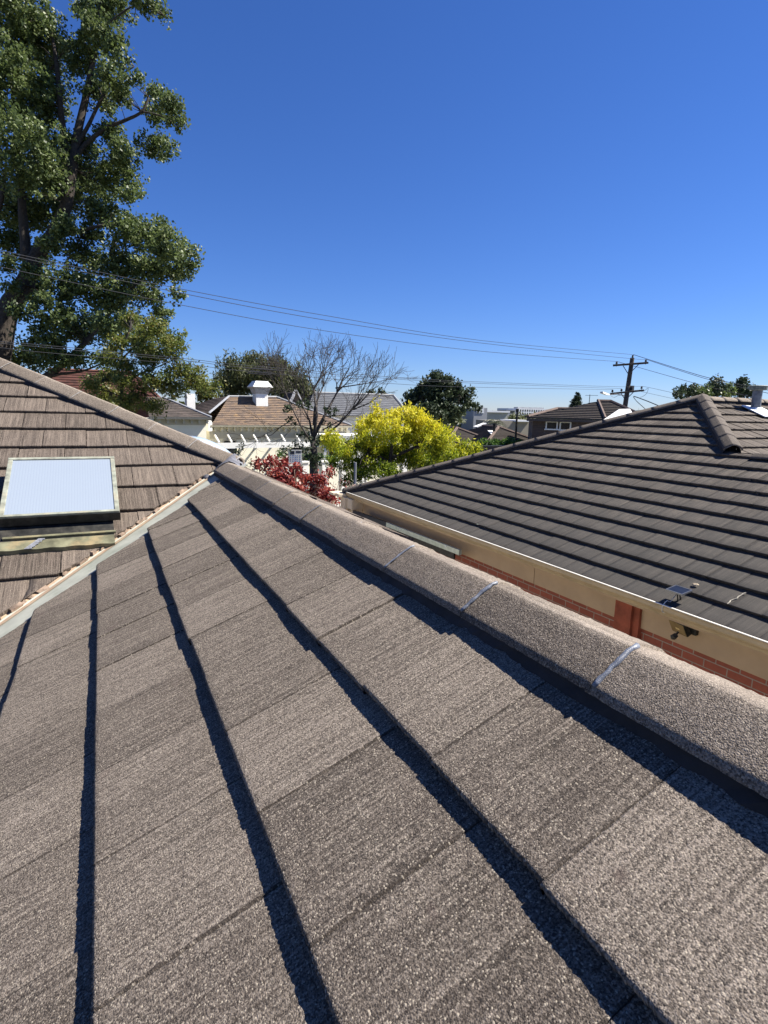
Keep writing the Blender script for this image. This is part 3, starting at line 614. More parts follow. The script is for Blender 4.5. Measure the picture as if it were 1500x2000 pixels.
def leaves(C, rad, per, size, rnd, aspect=.55, droop=0., up=.25, flat=1., rg=RNG, jr=.16):
    """C (n,3) clump centres, rad clump radii, per leaves per clump, rnd base colour value per clump"""
    n = len(C); tot = n*per; c = np.repeat(C, per, 0); rr = np.repeat(np.broadcast_to(rad, n), per)
    d = rg.normal(0, 1, (tot, 3)); d /= np.linalg.norm(d, axis=1)[:, None]; d *= (rr*rg.random(tot)**.45)[:, None]; d[:, 2] *= flat; c = c+d
    c[:, 2] -= droop*rg.random(tot)*rr*1.5
    ax = rg.normal(0, 1, (tot, 3)); ax[:, 2] -= droop*1.6; ax /= np.linalg.norm(ax, axis=1)[:, None]
    nr = rg.normal(0, 1, (tot, 3)); nr[:, 2] += up*2; sd_ = np.cross(ax, nr); sd_ /= (np.linalg.norm(sd_, axis=1)[:, None]+1e-9)
    L_ = size*(.65+.7*rg.random(tot))[:, None]; V = np.empty((tot, 4, 3))
    V[:, 0] = c-ax*L_*.5; V[:, 1] = c+sd_*L_*aspect*.5-ax*L_*.05; V[:, 2] = c+ax*L_*.5; V[:, 3] = c-sd_*L_*aspect*.5-ax*L_*.05
    r = np.clip(np.repeat(np.broadcast_to(rnd, n), per)+rg.normal(0, jr, tot), 0, 1)
    return V.reshape(-1, 3), np.arange(tot*4).reshape(-1, 4), r
def blobs_to_clumps(blobs, depth, dens, rc, ddepth=None, rg=RNG, fill=.5, fringe=.14):
    """blobs: (px, py, rx, ry[, dd]) read off the photograph at a distance; every blob becomes a real 3-D ellipsoid of clumps"""
    out = []
    for b_ in blobs:
        x, y, rx_, ry_ = b_[:4]; dd = b_[4] if len(b_) > 4 else rg.normal(0, 1)*(ddepth or 1.); d = depth+dd
        c = at(x, y, d); k = d/F; a, h = rx_*k, ry_*k; dz = min(a, h)*.9+.3*max(a, h)
        n = max(3, int(dens*a*h*3.14))
        p = rg.normal(0, 1, (n, 3)); p /= np.linalg.norm(p, axis=1)[:, None]; p *= (fill+(1-fill)*rg.random(n)**.6)[:, None]
        p *= (rg.random(n)[:, None]**.25); p *= np.where(rg.random(n) < fringe, rg.uniform(1.05, 1.45, n), 1.)[:, None]
        out.append(c+CR*(p[:, :1]*a)+CU*(p[:, 1:2]*h)+CF*(p[:, 2:3]*dz))
    return np.vstack(out)
M_BARK = plain('bark', (.055, .045, .037), .95, .35, 7, .02); M_BARKD = plain('dark_bark', (.035, .03, .027), .95, .3, 9, .015)
M_BARKP = plain('pale_grey_bark', (.20, .18, .155), .9, .45, 3, .02)
def limb(mb, pts, r0, r1, n=7, wob=.02, rg=RNG):
    P = [np.array(p, float) for p in pts]; Q = []; m = 5
    for i in range(len(P)-1):
        a = P[max(i-1, 0)]; b_ = P[i]; c = P[i+1]; d = P[min(i+2, len(P)-1)]
        for k in range(m):
            t_ = k/m; Q.append(.5*((2*b_)+(-a+c)*t_+(2*a-5*b_+4*c-d)*t_*t_+(-a+3*b_-3*c+d)*t_**3))
    Q.append(P[-1]); L_ = len(Q)
    Q = [q+rg.normal(0, min(wob*r0, .006), 3) for q in Q]
    mb.tube(Q, [r0+(r1-r0)*(i/(L_-1))**.8 for i in range(L_)], n)
def tree(name, label, cat, base, blobs, depth, lm, dens=1.2, rc=.35, per=60, size=.1, limbs=(), ddepth=1., bark=M_BARK, group=None, droop=0., flat=1., colfn=None, fill=.5, tw=.35, twr=.012, up=.25, aspect=.55, jr=.16, seed=None, th0=None):
    rg = np.random.default_rng(seed if seed is not None else sum(map(ord, label)))
    root = thing(name, label, cat, base, group)
    C = blobs_to_clumps(blobs, depth, dens, rc, ddepth, rg, fill)
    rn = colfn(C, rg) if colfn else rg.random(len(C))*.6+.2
    V, Fc, r = leaves(C, rc*(.6+.8*rg.random(len(C))), per, size, rn, aspect=aspect, droop=droop, flat=flat, rg=rg, up=up, jr=jr)
    mb = MB()
    cc = blobs_to_clumps([(b_[0], b_[1], 1, 1, 0 if len(b_) < 5 else b_[4]) for b_ in blobs], depth, 0, 0, 0, rg)
    for pts, r0, r1 in limbs: limb(mb, pts, r0, r1, 8, rg=rg)
    tips = [np.array(p) for pts, r0, r1 in limbs for p in pts[1:]] or [np.array(base)+[0, 0, 1.]]
    T = np.array(tips)
    for c in C[rg.random(len(C)) < tw]:
        q = T[np.argmin(((T-c)**2).sum(1))]
        if np.linalg.norm(c-q) > depth*.055: continue
        mid = (q+c)/2+rg.normal(0, .12, 3)*np.linalg.norm(c-q)*.5
        mb.tube([q, mid, c], [twr*2.2, twr*1.4, twr*.5], 4, cap=False)
    mb.build('trunk', bark, root, smooth=True)
    mesh_obj('crown', V, Fc, lm, root, attrs={'rnd': r})
    return root
# ------------------------------------------------------------------ buildings farther off
M_CREAM = plain('cream_render', (.80, .76, .62), .8, .05, 1.5, .002); M_CREAMD = plain('grey_cream_trim_and_shade', (.50, .47, .38), .7, .08, 3, .001)  # darker cream: window trim, and eave shade painted on the friezes
M_WHITE = plain('white_paint', (.80, .79, .75), .6, .05, 2, .001); M_DARKW = plain('dark_window_glass', (.018, .022, .026), .08, .3, 2, 0, spec=.6)
def slate_mat(name, cols, bw=.3, rh=.12, msc=1.):
    m, t, b, N, L = newmat(name); uv = N('ShaderNodeTexCoord').outputs['UV']
    br = N('ShaderNodeTexBrick'); L(uv, br.inputs['Vector']); br.inputs['Scale'].default_value = 1; br.inputs['Brick Width'].default_value = bw; br.inputs['Row Height'].default_value = rh; br.inputs['Mortar Size'].default_value = .006
    br.inputs['Color1'].default_value = (0, 0, 0, 1); br.inputs['Color2'].default_value = (1, 1, 1, 1); br.inputs['Mortar'].default_value = (0, 0, 0, 1); br.inputs['Bias'].default_value = 0
    sc_ = N('ShaderNodeSeparateColor'); L(br.outputs[0], sc_.inputs[0])
    f = mathn(t, 'ADD', mathn(t, 'MULTIPLY', sc_.outputs[0], .38), mathn(t, 'MULTIPLY', noise(t, uv, .55*msc, 6, .65), .95)); f = mathn(t, 'SUBTRACT', f, .17, True)
    r = ramp(t, [((i+.5)/len(cols), c) for i, c in enumerate(cols)]); L(f, r.inputs[0]); c = mixc(t, br.outputs['Fac'], r.outputs[0], (.05, .04, .035)); L(c, b.inputs['Base Color'])
    b.inputs['Roughness'].default_value = .75; b.inputs['Specular IOR Level'].default_value = .3; bump(t, mathn(t, 'SUBTRACT', sc_.outputs[0], br.outputs['Fac']), .5, .01, b); return m
M_SLATEO = slate_mat('rusty_slate', [(.075, .058, .050), (.15, .108, .082), (.22, .15, .10), (.30, .185, .08)], .28, .16, 2.2)
M_SLATED = slate_mat('dark_slate', [(.035, .029, .027), (.07, .056, .05), (.105, .082, .073)], .28, .16, 1.4)
M_SLATEG = slate_mat('grey_slate', [(.075, .08, .09), (.115, .12, .133), (.15, .158, .172)], .3, .2)
M_RTILE = slate_mat('terracotta_tile', [(.045, .020, .016), (.085, .032, .024), (.12, .048, .036)], .3, .33)
M_FTILE = tile_mat('far_roof_tile', (.032, .027, .024), (.068, .058, .051), (.12, .10, .088), grain=.2, streak=1.)
def roof_face(A, B, C, D, n, t=.02):
    """lapped courses on the face with eave A-B and top D-C; returns V,F,UV"""
    A, B, C, D = (np.array(p, float) for p in (A, B, C, D)); nr = np.cross(B-A, (D+C)/2-(A+B)/2); nr /= np.linalg.norm(nr); nr = nr if nr[2] > 0 else -nr
    ex = (B-A)/np.linalg.norm(B-A); sl = np.cross(nr, ex); sl = sl if sl[2] > 0 else -sl; V, Fq, UV_ = [], [], []
    for i in range(n):
        f0, f1 = i/n, (i+1)/n; a, b_, c, d = A+(D-A)*f0, B+(C-B)*f0, B+(C-B)*f1, A+(D-A)*f1; k = len(V)
        q = [a+nr*t-sl*.01, b_+nr*t-sl*.01, c, d, a-nr*.012, b_-nr*.012]; V += q; UV_ += [((p-A)@ex, (p-A)@sl) for p in q]
        Fq += [(k, k+1, k+2, k+3), (k+4, k+5, k+1, k)]
    return V, Fq, UV_
def roof_obj(name, faces, mat, parent, t=.02):
    V, Fq, UV_ = [], [], []
    for (A, B, C, D, n) in faces:
        v, f, u = roof_face(A, B, C, D, n, t); b = len(V); V += v; Fq += [tuple(i+b for i in q) for q in f]; UV_ += u
    return mesh_obj(name, V, np.array(Fq), mat, parent, uv=UV_, attrs={'rnd': np.random.default_rng(len(Fq)).random(len(Fq))})
class Frame:       # local frame of a building: e along the front, b to the back, z up from the eye level
    def __init__(s, p, az): s.o = np.array([p[0], p[1], 0.]); s.e = np.array([math.sin(az), math.cos(az), 0]); s.b = np.array([-math.cos(az), math.sin(az), 0])
    def P(s, x, y, z): return s.o+s.e*x+s.b*y+np.array([0, 0, z])
    def M(s): return lambda v: s.P(*v)
    def hit(s, px, py, y=0.):   # local x, z of a pixel on the vertical plane y
        r = ray(px, py); t_ = ((s.o+s.b*y)@s.b)/(r@s.b); q = r*t_; return (q-s.o)@s.e, q[2]
def hip_faces(fr, x0, x1, y0, y1, ze, pitch, nc):
    wd, dp = x1-x0, y1-y0; h = min(wd, dp)/2; zt = ze+h*pitch
    if wd >= dp: r0, r1 = (x0+h, y0+h), (x1-h, y0+h)
    else: r0, r1 = (x0+h, y0+h), (x0+h, y1-h)
    a, b_, c, d = (fr.P(x0, y0, ze), fr.P(x1, y0, ze), fr.P(x1, y1, ze), fr.P(x0, y1, ze)); R0, R1 = fr.P(*r0, zt), fr.P(*r1, zt)
    if wd >= dp: return [(a, b_, R1, R0, nc), (b_, c, R1, R1, nc), (c, d, R0, R1, nc), (d, a, R0, R0, nc)], R0, R1, (a, b_, c, d)
    return [(a, b_, R0, R0, nc), (b_, c, R1, R0, nc), (c, d, R1, R1, nc), (d, a, R0, R1, nc)], R0, R1, (a, b_, c, d)
def hip_caps(root, pairs, mat, r=.07, name='hip_capping'):
    for p, q in pairs:
        mb = MB(); p = np.array(p); q = np.array(q); mb.tube([p+[0, 0, .03], q+[0, 0, .03]], r, 6); mb.build(name, mat, root)
# --- cream period house across the street
wp = at(409, 830, 33.); wf = Frame(wp, math.radians(83)); wh = thing('cream_house', 'cream rendered house across the street with rust-stained slate roof, white chimney and white pergola', 'house', (wp[0], wp[1], GZ))
ze = wf.hit(409, 830)[1]; D1 = 33/F; xr_ = wf.hit(700, 834)[0]
fx_s, R0, R1, cor = hip_faces(wf, -.15, xr_*.93, -.0, 6.6, ze, .62, 16)
R0t = wf.P(wf.hit(447, 775, 3.)[0], 3., wf.hit(447, 775, 3.)[1]); R1t = wf.P(wf.hit(540, 776, 3.)[0], 3., wf.hit(540, 776, 3.)[1])
e0, e1 = wf.P(.0, -.35, ze), wf.P(xr_*.93, -.35, ze); b0, b1 = wf.P(-3., 6.4, ze), wf.P(xr_*.93, 6.4, ze)
hl_ = wf.P(wf.hit(408, 808, 1.)[0], 1., wf.hit(408, 808, 1.)[1])
roof_obj('roof', [(e0, e1, R1t, R0t, 16), (e1, b1, R1t, R1t, 16), (b1, b0, R0t, R1t, 10), (b0, hl_, R0t, R0t, 12), (wf.P(-.02, -.33, ze), wf.P(.0, -.35, ze), hl_, hl_, 2)], M_SLATEO, wh, .007)
roof_obj('side_roof_slope', [(wf.P(-2.6, 3.4, ze+.1), hl_+[0, 0, .02], R0t+[0, 0, .03], wf.P(wf.hit(418, 778, 3.3)[0], 3.3, wf.hit(418, 778, 3.3)[1]), 10)], M_SLATED, wh, .007)  # darker slate stands for the shaded side of the main roof
hip_caps(wh, [(hl_, R0t), (R1t, e1), (R0t, R1t)], plain('lead_grey_capping', (.26, .27, .29), .5, .1, 4, 0), .07)
q = MB(); q.box((0, 0, GZ), (xr_*.93-.3, 6.2, ze-.05), M=wf.M()); wall = q.build('wall', M_CREAM, wh)
q = MB(); q.box((-.05, -.42, ze-.10), (xr_*.93, -.30, ze+.0), M=wf.M()); q.build('gutter', plain('olive_grey_gutter', (.27, .25, .19), .5, .1, 4, 0), wh)
q = MB(); q.box((-.02, -.035, ze-.80), (xr_*.93, -.001, ze-.42), M=wf.M()); q.box((0, -.05, ze-.40), (xr_*.93, -.036, ze-.34), M=wf.M()); q.box((0, -.30, ze-.13), (xr_*.93, -.0, ze-.11), M=wf.M()); q.build('frieze', M_CREAMD, wh)  # grey upper band puts the eave's shadow into the wall colour
q = MB()
for x in np.arange(.2, xr_*.9, .405): q.box((x, -.28, ze-.36), (x+.10, -.051, ze-.13), M=wf.M())
br_ = q.build('eave_brackets', plain('cream_bracket_paint', (.60, .55, .40), .7, .1, 4, 0), wh); br_['kind'] = 'stuff'
q = MB(); q.box((-.20, -.40, ze-.36), (.05, .3, ze+.18), M=wf.M()); q.box((-.13, -.36, ze+.18), (.03, .1, ze+.26), M=wf.M()); q.build('corner_block', M_WHITE, wh, bevel=.02)
# chimney
cx0, cz0 = wf.hit(512, 792, 1.9); k_ = 34.8/F
ch = MB(); c = wf.P(cx0, 2.2, cz0)
def ring(hw, z, dx=0): return [wf.P(cx0+dx+a*hw, 2.2+b_*hw*.8, cz0+z) for a, b_ in ((-1, -1), (1, -1), (1, 1), (-1, 1))]
ch.prism(ring(.40, -1.0), ring(.40, .74)); chim = ch.build('chimney', M_WHITE, wh)
q = MB(); q.prism(ring(.42, .7405), ring(.44, .78)); q.prism(ring(.44, .781), ring(.56, 1.10)); q.prism(ring(.60, 1.101), ring(.64, 1.16)); q.build('chimney_moulding', plain('grey_stained_render', (.42, .41, .38), .8, .25, 6, .003), chim)
q = MB(); q.prism(ring(.68, 1.161), ring(.68, 1.20)); q.prism(ring(.66, 1.2), ring(.44, 1.50)); q.prism(ring(.44, 1.5), ring(.42, 1.55)); q.build('chimney_cap', M_WHITE, chim)
# windows and door on the front, seen below the pergola
def window(fr, root, px0, px1, py0, py1, y=0, fmat=None, gm=None, mull=0):
    xa, za = fr.hit(px0, py1, y); xb, zb = fr.hit(px1, py0, y); f = MB(); w_ = .07
    f.box((xa, y-.06, za), (xa+w_, y-.002, zb), M=fr.M()).box((xb-w_, y-.06, za), (xb, y-.002, zb), M=fr.M()).box((xa+w_, y-.06, zb-w_), (xb-w_, y-.002, zb), M=fr.M()).box((xa-.05, y-.10, za-w_), (xb+.05, y-.002, za), M=fr.M())
    for k in range(mull): xm = xa+(xb-xa)*(k+1)/(mull+1); f.box((xm-.025, y-.05, za), (xm+.025, y-.002, zb-w_), M=fr.M())
    fo = f.build('window', fmat or M_WHITE, root); g_ = MB(); g_.box((xa+w_, y-.03, za), (xb-w_, y-.003, zb-w_), M=fr.M()); g_.build('pane', gm or M_DARKW, fo); return fo
window(wf, wh, 436, 462, 858, 905, 0, M_CREAMD); window(wf, wh, 566, 590, 872, 935, 0, M_CREAMD); window(wf, wh, 640, 662, 866, 915, 0, M_WHITE)
# pergola with rafters out to a white beam
yb = -2.3; zt_ = wf.hit(440, 865, yb)[1]; zb_ = wf.hit(440, 876, yb)[1]; xb0 = wf.hit(400, 870, yb)[0]; xb1 = wf.hit(640, 870, yb)[0]
pg = thing('pergola', 'white timber pergola fixed along the front of the cream house', 'pergola', wf.P(3, yb, GZ))
q = MB(); q.box((xb0, yb-.06, zb_), (xb1, yb, zt_), M=wf.M()); q.build('beam', M_WHITE, pg)
zw = wf.hit(430, 849.5, 0)[1]
for px in (419, 444, 470, 494, 518, 548, 577, 606):
    x = wf.hit(px, 850, 0)[0]; q = MB(); x2 = wf.hit(px+9, 864, yb)[0]
    q.bar(wf.P(x, -.04, zw), wf.P((x+x2)/2 if False else x2, yb+.0, zt_+.01), .07, .13); q.build('rafter', M_WHITE, pg)
for x in (xb0+.3, xb1-.3): q = MB(); q.box((x, yb-.055, GZ), (x+.12, yb-.005, zb_-.002), M=wf.M()); q.build('post', M_WHITE, pg)
# left wing of the same house, slightly forward
lw = MB(); yf = -1.3; zl = wf.hit(360, 815, yf)[1]; xl0 = wf.hit(300, 815, yf)[0]; xl1 = wf.hit(402, 820, yf)[0]
lw.box((xl0, yf, GZ), (xl1, 2.5, zl-.12), M=wf.M()); lw.build('wing_wall', M_CREAM, wh)
lw = MB(); lw.box((xl0-.3, yf-.42, zl-.10), (xl1+.22, yf-.28, zl+.02), M=wf.M()); lw.box((xl1+.1, yf-.28, zl-.10), (xl1+.22, 0., zl+.02), M=wf.M()); lw.build('wing_gutter', plain('dark_grey_gutter', (.10, .10, .095), .5, .1, 4, 0), wh)
lw = MB(); lw.box((xl0, yf-.28, zl-.13), (xl1+.1, yf, zl-.101), M=wf.M()); lw.box((xl0, yf-.04, zl-.42), (xl1, yf-.001, zl-.14), M=wf.M())
for x in np.arange(xl0+.2, xl1, .42): lw.box((x, yf-.25, zl-.33), (x+.10, yf-.041, zl-.131), M=wf.M())
lw.build('wing_frieze', M_CREAMD, wh)
A_ = wf.P(xl0-.3, yf-.35, zl+.02); B_ = wf.P(xl1+.2, yf-.35, zl+.02); T_ = wf.P(wf.hit(318, 776, 1.)[0], 1., wf.hit(318, 776, 1.)[1]); C_ = wf.P(xl1+.2, 2.6, zl+.02)
roof_obj('wing_roof', [(A_, B_, T_, T_-wf.e*1.0, 12), (B_, C_, T_+wf.b*.6, T_, 12)], M_SLATED, wh, .007)
hip_caps(wh, [(B_, T_)], plain('lead_grey_capping_b', (.36, .37, .40), .5, .1, 4, 0), .06)
q = MB(); x, z = wf.hit(372, 798, 1.6); q.box((x-.24, 1.4, z-.9), (x+.24, 1.9, z+.88), M=wf.M()); q.build('chimney', M_WHITE, wh)
# white front fence of the house
fp = at(600, 903, 28.6); ff = Frame(fp, math.radians(85)); zf = fp[2]
fe = thing('front_fence', 'white rendered front fence with piers before the cream house', 'fence', (fp[0], fp[1], GZ))
x0_, x1_ = ff.hit(560, 903)[0], ff.hit(790, 903)[0]
q = MB(); q.box((x0_, 0, GZ), (x1_, .18, zf-.12), M=ff.M()); q.build('panel', M_CREAM, fe)
for i, px in enumerate((560, 596, 634, 672, 712, 752, 790)):
    x = ff.hit(px, 903)[0]; q = MB(); q.box((x-.16, -.06, GZ), (x+.16, .24, zf-.02), M=ff.M()); q.box((x-.20, -.10, zf-.0195), (x+.20, .28, zf+.05), M=ff.M()); q.build('pier', M_WHITE, fe)
q = MB()
for a, b_ in zip((560, 596, 634, 672, 712, 752)[:], (596, 634, 672, 712, 752, 790)):
    xa, xb = ff.hit(a, 903)[0]+.17, ff.hit(b_, 903)[0]-.17; q.box((xa, -.03, zf-.119), (xb, .21, zf-.06), M=ff.M())
q.build('coping', M_WHITE, fe)
# board on a post in front of it
bp = at(577, 900, 27.6); sb = thing('sale_board', 'small white board with blue lettering on a dark post beneath the bare tree', 'sign', (bp[0], bp[1], GZ)); bf = Frame(bp, math.radians(100))
q = MB(); zc = bf.hit(577, 893)[1]; q.box((-.33, -.03, zc-.36), (.33, 0, zc+.36), M=bf.M()); q.build('board', M_WHITE, sb)
q = MB(); q.box((-.05, .001, GZ), (.05, .08, zc+.3), M=bf.M()); q.build('post', M_BARKD, sb)
q = MB(); q.box((-.27, -.034, zc+.14), (-.05, -.0305, zc+.31), M=bf.M()); q.box((.02, -.034, zc+.20), (.27, -.0305, zc+.31), M=bf.M())
q.build('picture_panel', plain('dark_picture', (.05, .06, .09), .5, .6, 9, 0), sb)
q = MB()
for k in range(4):
    for j in range(5): q.box((-.26+j*.11, -.034, zc+.06-k*.09), (-.26+j*.11+.05+.03*((j*7+k*3) % 3)/2, -.0305, zc+.095-k*.09), M=bf.M())
q.build('lettering', plain('blue_lettering', (.12, .20, .48), .5, .1, 9, 0), sb)
# pavements and road, between my house and the cream house
fdist = (ff.P(0, 0, 0)-PO)@sn
rd0 = fdist-11.0
sheet('road', rd0, fdist-3.4, .012, M_ASPH)
kb = MB(); kb.prism([street(-80, fdist-3.4, 0), street(-80, fdist-3.2, 0), street(-80, fdist-3.2, .13), street(-80, fdist-3.4, .13)], [street(160, fdist-3.4, 0), street(160, fdist-3.2, 0), street(160, fdist-3.2, .13), street(160, fdist-3.4, .13)])
tag(kb.build('kerb', M_CONC, org=PO), kind='structure')
sheet('pavement', fdist-1.9, fdist-.35, .13, M_CONC); sheet('driveway', rd0-1.8, rd0-.3, .05, M_CONC)
# --- terracotta house behind the poplar
rp = at(200, 790, 38.); rf = Frame(rp, math.radians(95)); rh_ = thing('terracotta_house', 'house with a red terracotta tile roof behind the large tree', 'house', (rp[0], rp[1], GZ))
xa = rf.hit(60, 790)[0]; xb = rf.hit(330, 790)[0]; zr_ = rf.hit(200, 726, 4.)[1]; zev = rf.hit(200, 792)[1]
RA, RB = rf.P(rf.hit(95, 726, 4.)[0], 4., zr_), rf.P(rf.hit(258, 733, 4.)[0], 4., zr_)
roof_obj('roof', [(rf.P(xa, 0, zev), rf.P(xb, 0, zev), RB, RA, 13), (rf.P(xb, 0, zev), rf.P(xb, 8, zev), RB, RB, 13), (rf.P(xb, 8, zev), rf.P(xa, 8, zev), RA, RB, 8), (rf.P(xa, 8, zev), rf.P(xa, 0, zev), RA, RA, 8)], M_RTILE, rh_, .03)
hip_caps(rh_, [(RA, RB), (RB, rf.P(xb, 0, zev))], plain('terracotta_capping', (.14, .06, .045), .8, .2, 4, 0), .11)
q = MB(); q.box((xa+.4, .4, GZ), (xb-.4, 7.6, zev-.02), M=rf.M()); q.build('wall', M_BRICK, rh_)
# --- grey slate house behind the bare tree
gp = at(680, 812, 44.); gf = Frame(gp, math.radians(96)); gh = thing('slate_house', 'grey slate roofed house with white gable behind the bare tree', 'house', (gp[0], gp[1], GZ))
xa, xb = gf.hit(596, 812)[0], gf.hit(802, 812)[0]; zev = gf.hit(680, 812)[1]; RA = gf.P(gf.hit(612, 768, 4.5)[0], 4.5, gf.hit(690, 770, 4.5)[1]); RB = gf.P(gf.hit(768, 775, 4.5)[0], 4.5, gf.hit(690, 770, 4.5)[1])
roof_obj('roof', [(gf.P(xa, 0, zev), gf.P(xb, 0, zev), RB, RA, 12), (gf.P(xb, 0, zev), gf.P(xb, 9, zev), RB, RB, 12), (gf.P(xb, 9, zev), gf.P(xa, 9, zev), RA, RB, 8), (gf.P(xa, 9, zev), gf.P(xa, 0, zev), RA, RA, 8)], M_SLATEG, gh, .008)
hip_caps(gh, [(RA, RB), (RB, gf.P(xb, 0, zev))], plain('pale_grey_capping', (.26, .27, .28), .5, .1, 4, 0), .10)
q = MB(); q.box((xa+.3, .4, GZ), (xb-.4, 8.6, zev-.02), M=gf.M()); q.build('wall', M_WHITE, gh)
ga = gf.P(gf.hit(577, 745+18, -1)[0], -1, gf.hit(577, 764, -1)[1]); gl_, gr_ = gf.P(gf.hit(560, 806, -1)[0], -1, zev), gf.P(gf.hit(598, 806, -1)[0], -1, zev)
q = MB(); q.prism([gl_, gr_, ga], [gl_+gf.b*4, gr_+gf.b*4, ga+gf.b*4]); q.prism([gl_, gr_, gr_*[1, 1, 0]+[0, 0, GZ], gl_*[1, 1, 0]+[0, 0, GZ]], [gl_+gf.b*4, gr_+gf.b*4, (gr_+gf.b*4)*[1, 1, 0]+[0, 0, GZ], (gl_+gf.b*4)*[1, 1, 0]+[0, 0, GZ]]); q.build('gable', M_SLATED, gh)
q = MB(); q.bar(gl_-gf.b*.1-gf.e*.3-[0, 0, .3], ga-gf.b*.1+[0, 0, .06], .08, .2); q.bar(gr_-gf.b*.1+gf.e*.3-[0, 0, .3], ga-gf.b*.1+[0, 0, .06], .08, .2); q.build('barge_board', M_WHITE, gh)
# verandah strips seen left and right of the bare tree
vd = thing('carport', 'low white flat-roofed carport behind the yellow-green tree', 'carport', gf.P(gf.hit(700, 860)[0], -9, GZ)); q = MB(); xa, za = gf.hit(628, 860, -9); xb, _ = gf.hit(735, 860, -9)
q.box((xa, -9.3, za), (xb, -6, za+.32), M=gf.M()); q.build('roof', M_WHITE, vd); 
for x in (xa+.2, (xa+xb)/2, xb-.2): q = MB(); q.box((x-.08, -9.2, GZ), (x+.08, -9.0, za-.002), M=gf.M()); q.build('post', M_WHITE, vd)
# --- middle distance: tiled roofs beyond the yellow tree
def hip_house(name, label, pe, depth, az, px0, px1, dp, pe_y, pitch, rmat, wmat, nc, capm, capr=.1, cat='house'):
    p = at(pe, pe_y, depth); fr = Frame(p, az); root = thing(name, label, cat, (p[0], p[1], GZ)); xa, xb = fr.hit(px0, pe_y)[0], fr.hit(px1, pe_y)[0]; z = p[2]
    fs, r0, r1, cs = hip_faces(fr, xa, xb, 0, dp, z, pitch, nc); roof_obj('roof', fs, rmat, root, .025)
    if xb-xa >= dp: hip_caps(root, [(cs[0], r0), (cs[1], r1), (r0, r1), (cs[3], r0), (cs[2], r1)], capm, capr)
    else: hip_caps(root, [(cs[0], r0), (cs[1], r0), (r0, r1)], capm, capr)
    q = MB(); q.box((xa+.45, .45, GZ), (xb-.45, dp-.45, z-.02), M=fr.M()); q.build('wall', wmat, root)
    q = MB(); q.box((xa-.02, -.06, z-.13), (xb+.02, .04, z-.01), M=fr.M()); q.build('gutter', M_GUT, root)
    return root, fr, (xa, xb, z, r0, r1)
M_CAPF = plain('far_ridge_capping', (.13, .095, .08), .9, .2, 4, 0)
r1_, f1_, g1_ = hip_house('bungalow', 'low house with brown tiled hip roof and white skylight beyond the yellow-green tree', 925, 37., math.radians(93), 870, 972, 6., 866, .45, M_FTILE, M_BRICKB, 13, M_CAPF, .10)
q = MB(); c = f1_.P(f1_.hit(934, 828, 3.)[0], 3., f1_.hit(934, 830, 3.)[1]); q.bar(c-f1_.e*.25-[0, 0, .15], c+f1_.e*.55+[0, 0, .12], .5, .07); q.build('skylight', M_WHITE, r1_)
r2_, f2_, g2_ = hip_house('bungalow', 'low brown tiled house with a dark flue, left of the two storey house', 1000, 36., math.radians(96), 950, 1062, 6.4, 866, .44, M_FTILE, M_BRICKB, 13, M_CAPF, .10)
q = MB(); c = f2_.P(f2_.hit(965, 838, 1.4)[0], 1.4, f2_.hit(965, 842, 1.4)[1]); q.tube([c-[0, 0, .3], c+[0, 0, .40]], .09, 10); q.tube([c+[0, 0, .40], c+[0, 0, .5]], .13, 10); fo = q.build('flue', M_BLACKM, r2_)
q = MB(); q.box((-.3, -.3, -.02), (.35, .3, .02), M=lambda v: c+f2_.e*v[0]+f2_.b*v[1]+[0, 0, v[2]+.45*v[1]-.12]); q.build('flashing', M_WHITE, fo)
# --- brown brick two storey house
bpx = at(1070, 808, 30.); bf2 = Frame(bpx, math.radians(129)); bh_ = thing('two_storey_house', 'brown brick two storey house with paired white windows beyond the right-hand roof', 'house', (bpx[0], bpx[1], GZ))
xa, xb = bf2.hit(1042, 808)[0], bf2.hit(1262, 815)[0]; z = bf2.hit(1060, 817)[1]
apx = bf2.P(bf2.hit(1180, 782, 3.2)[0], 3.2, bf2.hit(1180, 783, 3.2)[1])
zr2 = bf2.hit(1085, 800, 2.4)[1]
e0, e1, e2, e3 = bf2.P(xa-.3, -.4, z), bf2.P(xb+.3, -.4, z), bf2.P(xb+.3, 7, z), bf2.P(xa-.3, 7, z)
t0 = bf2.P(bf2.hit(1088, 799, 2.6)[0], 2.6, bf2.hit(1088, 799, 2.6)[1]); t1 = bf2.P(bf2.hit(1168, 784, 3.)[0], 3., bf2.hit(1168, 784, 3.)[1]); t2 = bf2.P(bf2.hit(1193, 783, 3.)[0], 3., t1[2])
roof_obj('roof', [(e0, e1, t2, t1, 11), (e1, e2, t2, t2, 11), (e2, e3, t1, t2, 8), (e3, e0, t1, t1, 11), (e0+[0, 0, .04], bf2.P(bf2.hit(1150, 817)[0], -.4, z+.04), t0+bf2.e*2.2+[0, 0, .0], t0, 9), (bf2.P(xa-.3, 5.6, z+.04), e0+[0, 0, .04], t0, t0, 9)], M_FTILE, bh_, .03)
hip_caps(bh_, [(t1, t2), (t2, e1), (bf2.P(bf2.hit(1180, 817)[0], -.38, z+.05), t1+[0, 0, .03]), (e0+[0, 0, .05], t0), (t0, t0+bf2.e*2.2)], M_CAPF, .09)
q = MB(); q.box((xa, 0, GZ), (xb, 6.5, z-.16), M=bf2.M()); q.build('wall', M_BRICKB, bh_)
q = MB(); q.box((xa-.35, -.46, z-.15), (xb+.35, -.38, z-.02), M=bf2.M()); q.box((xa-.3, -.38, z-.16), (xb+.3, -.001, z-.13), M=bf2.M()); q.build('fascia', plain('dark_brown_fascia', (.09, .07, .06), .6, .1, 3, 0), bh_)
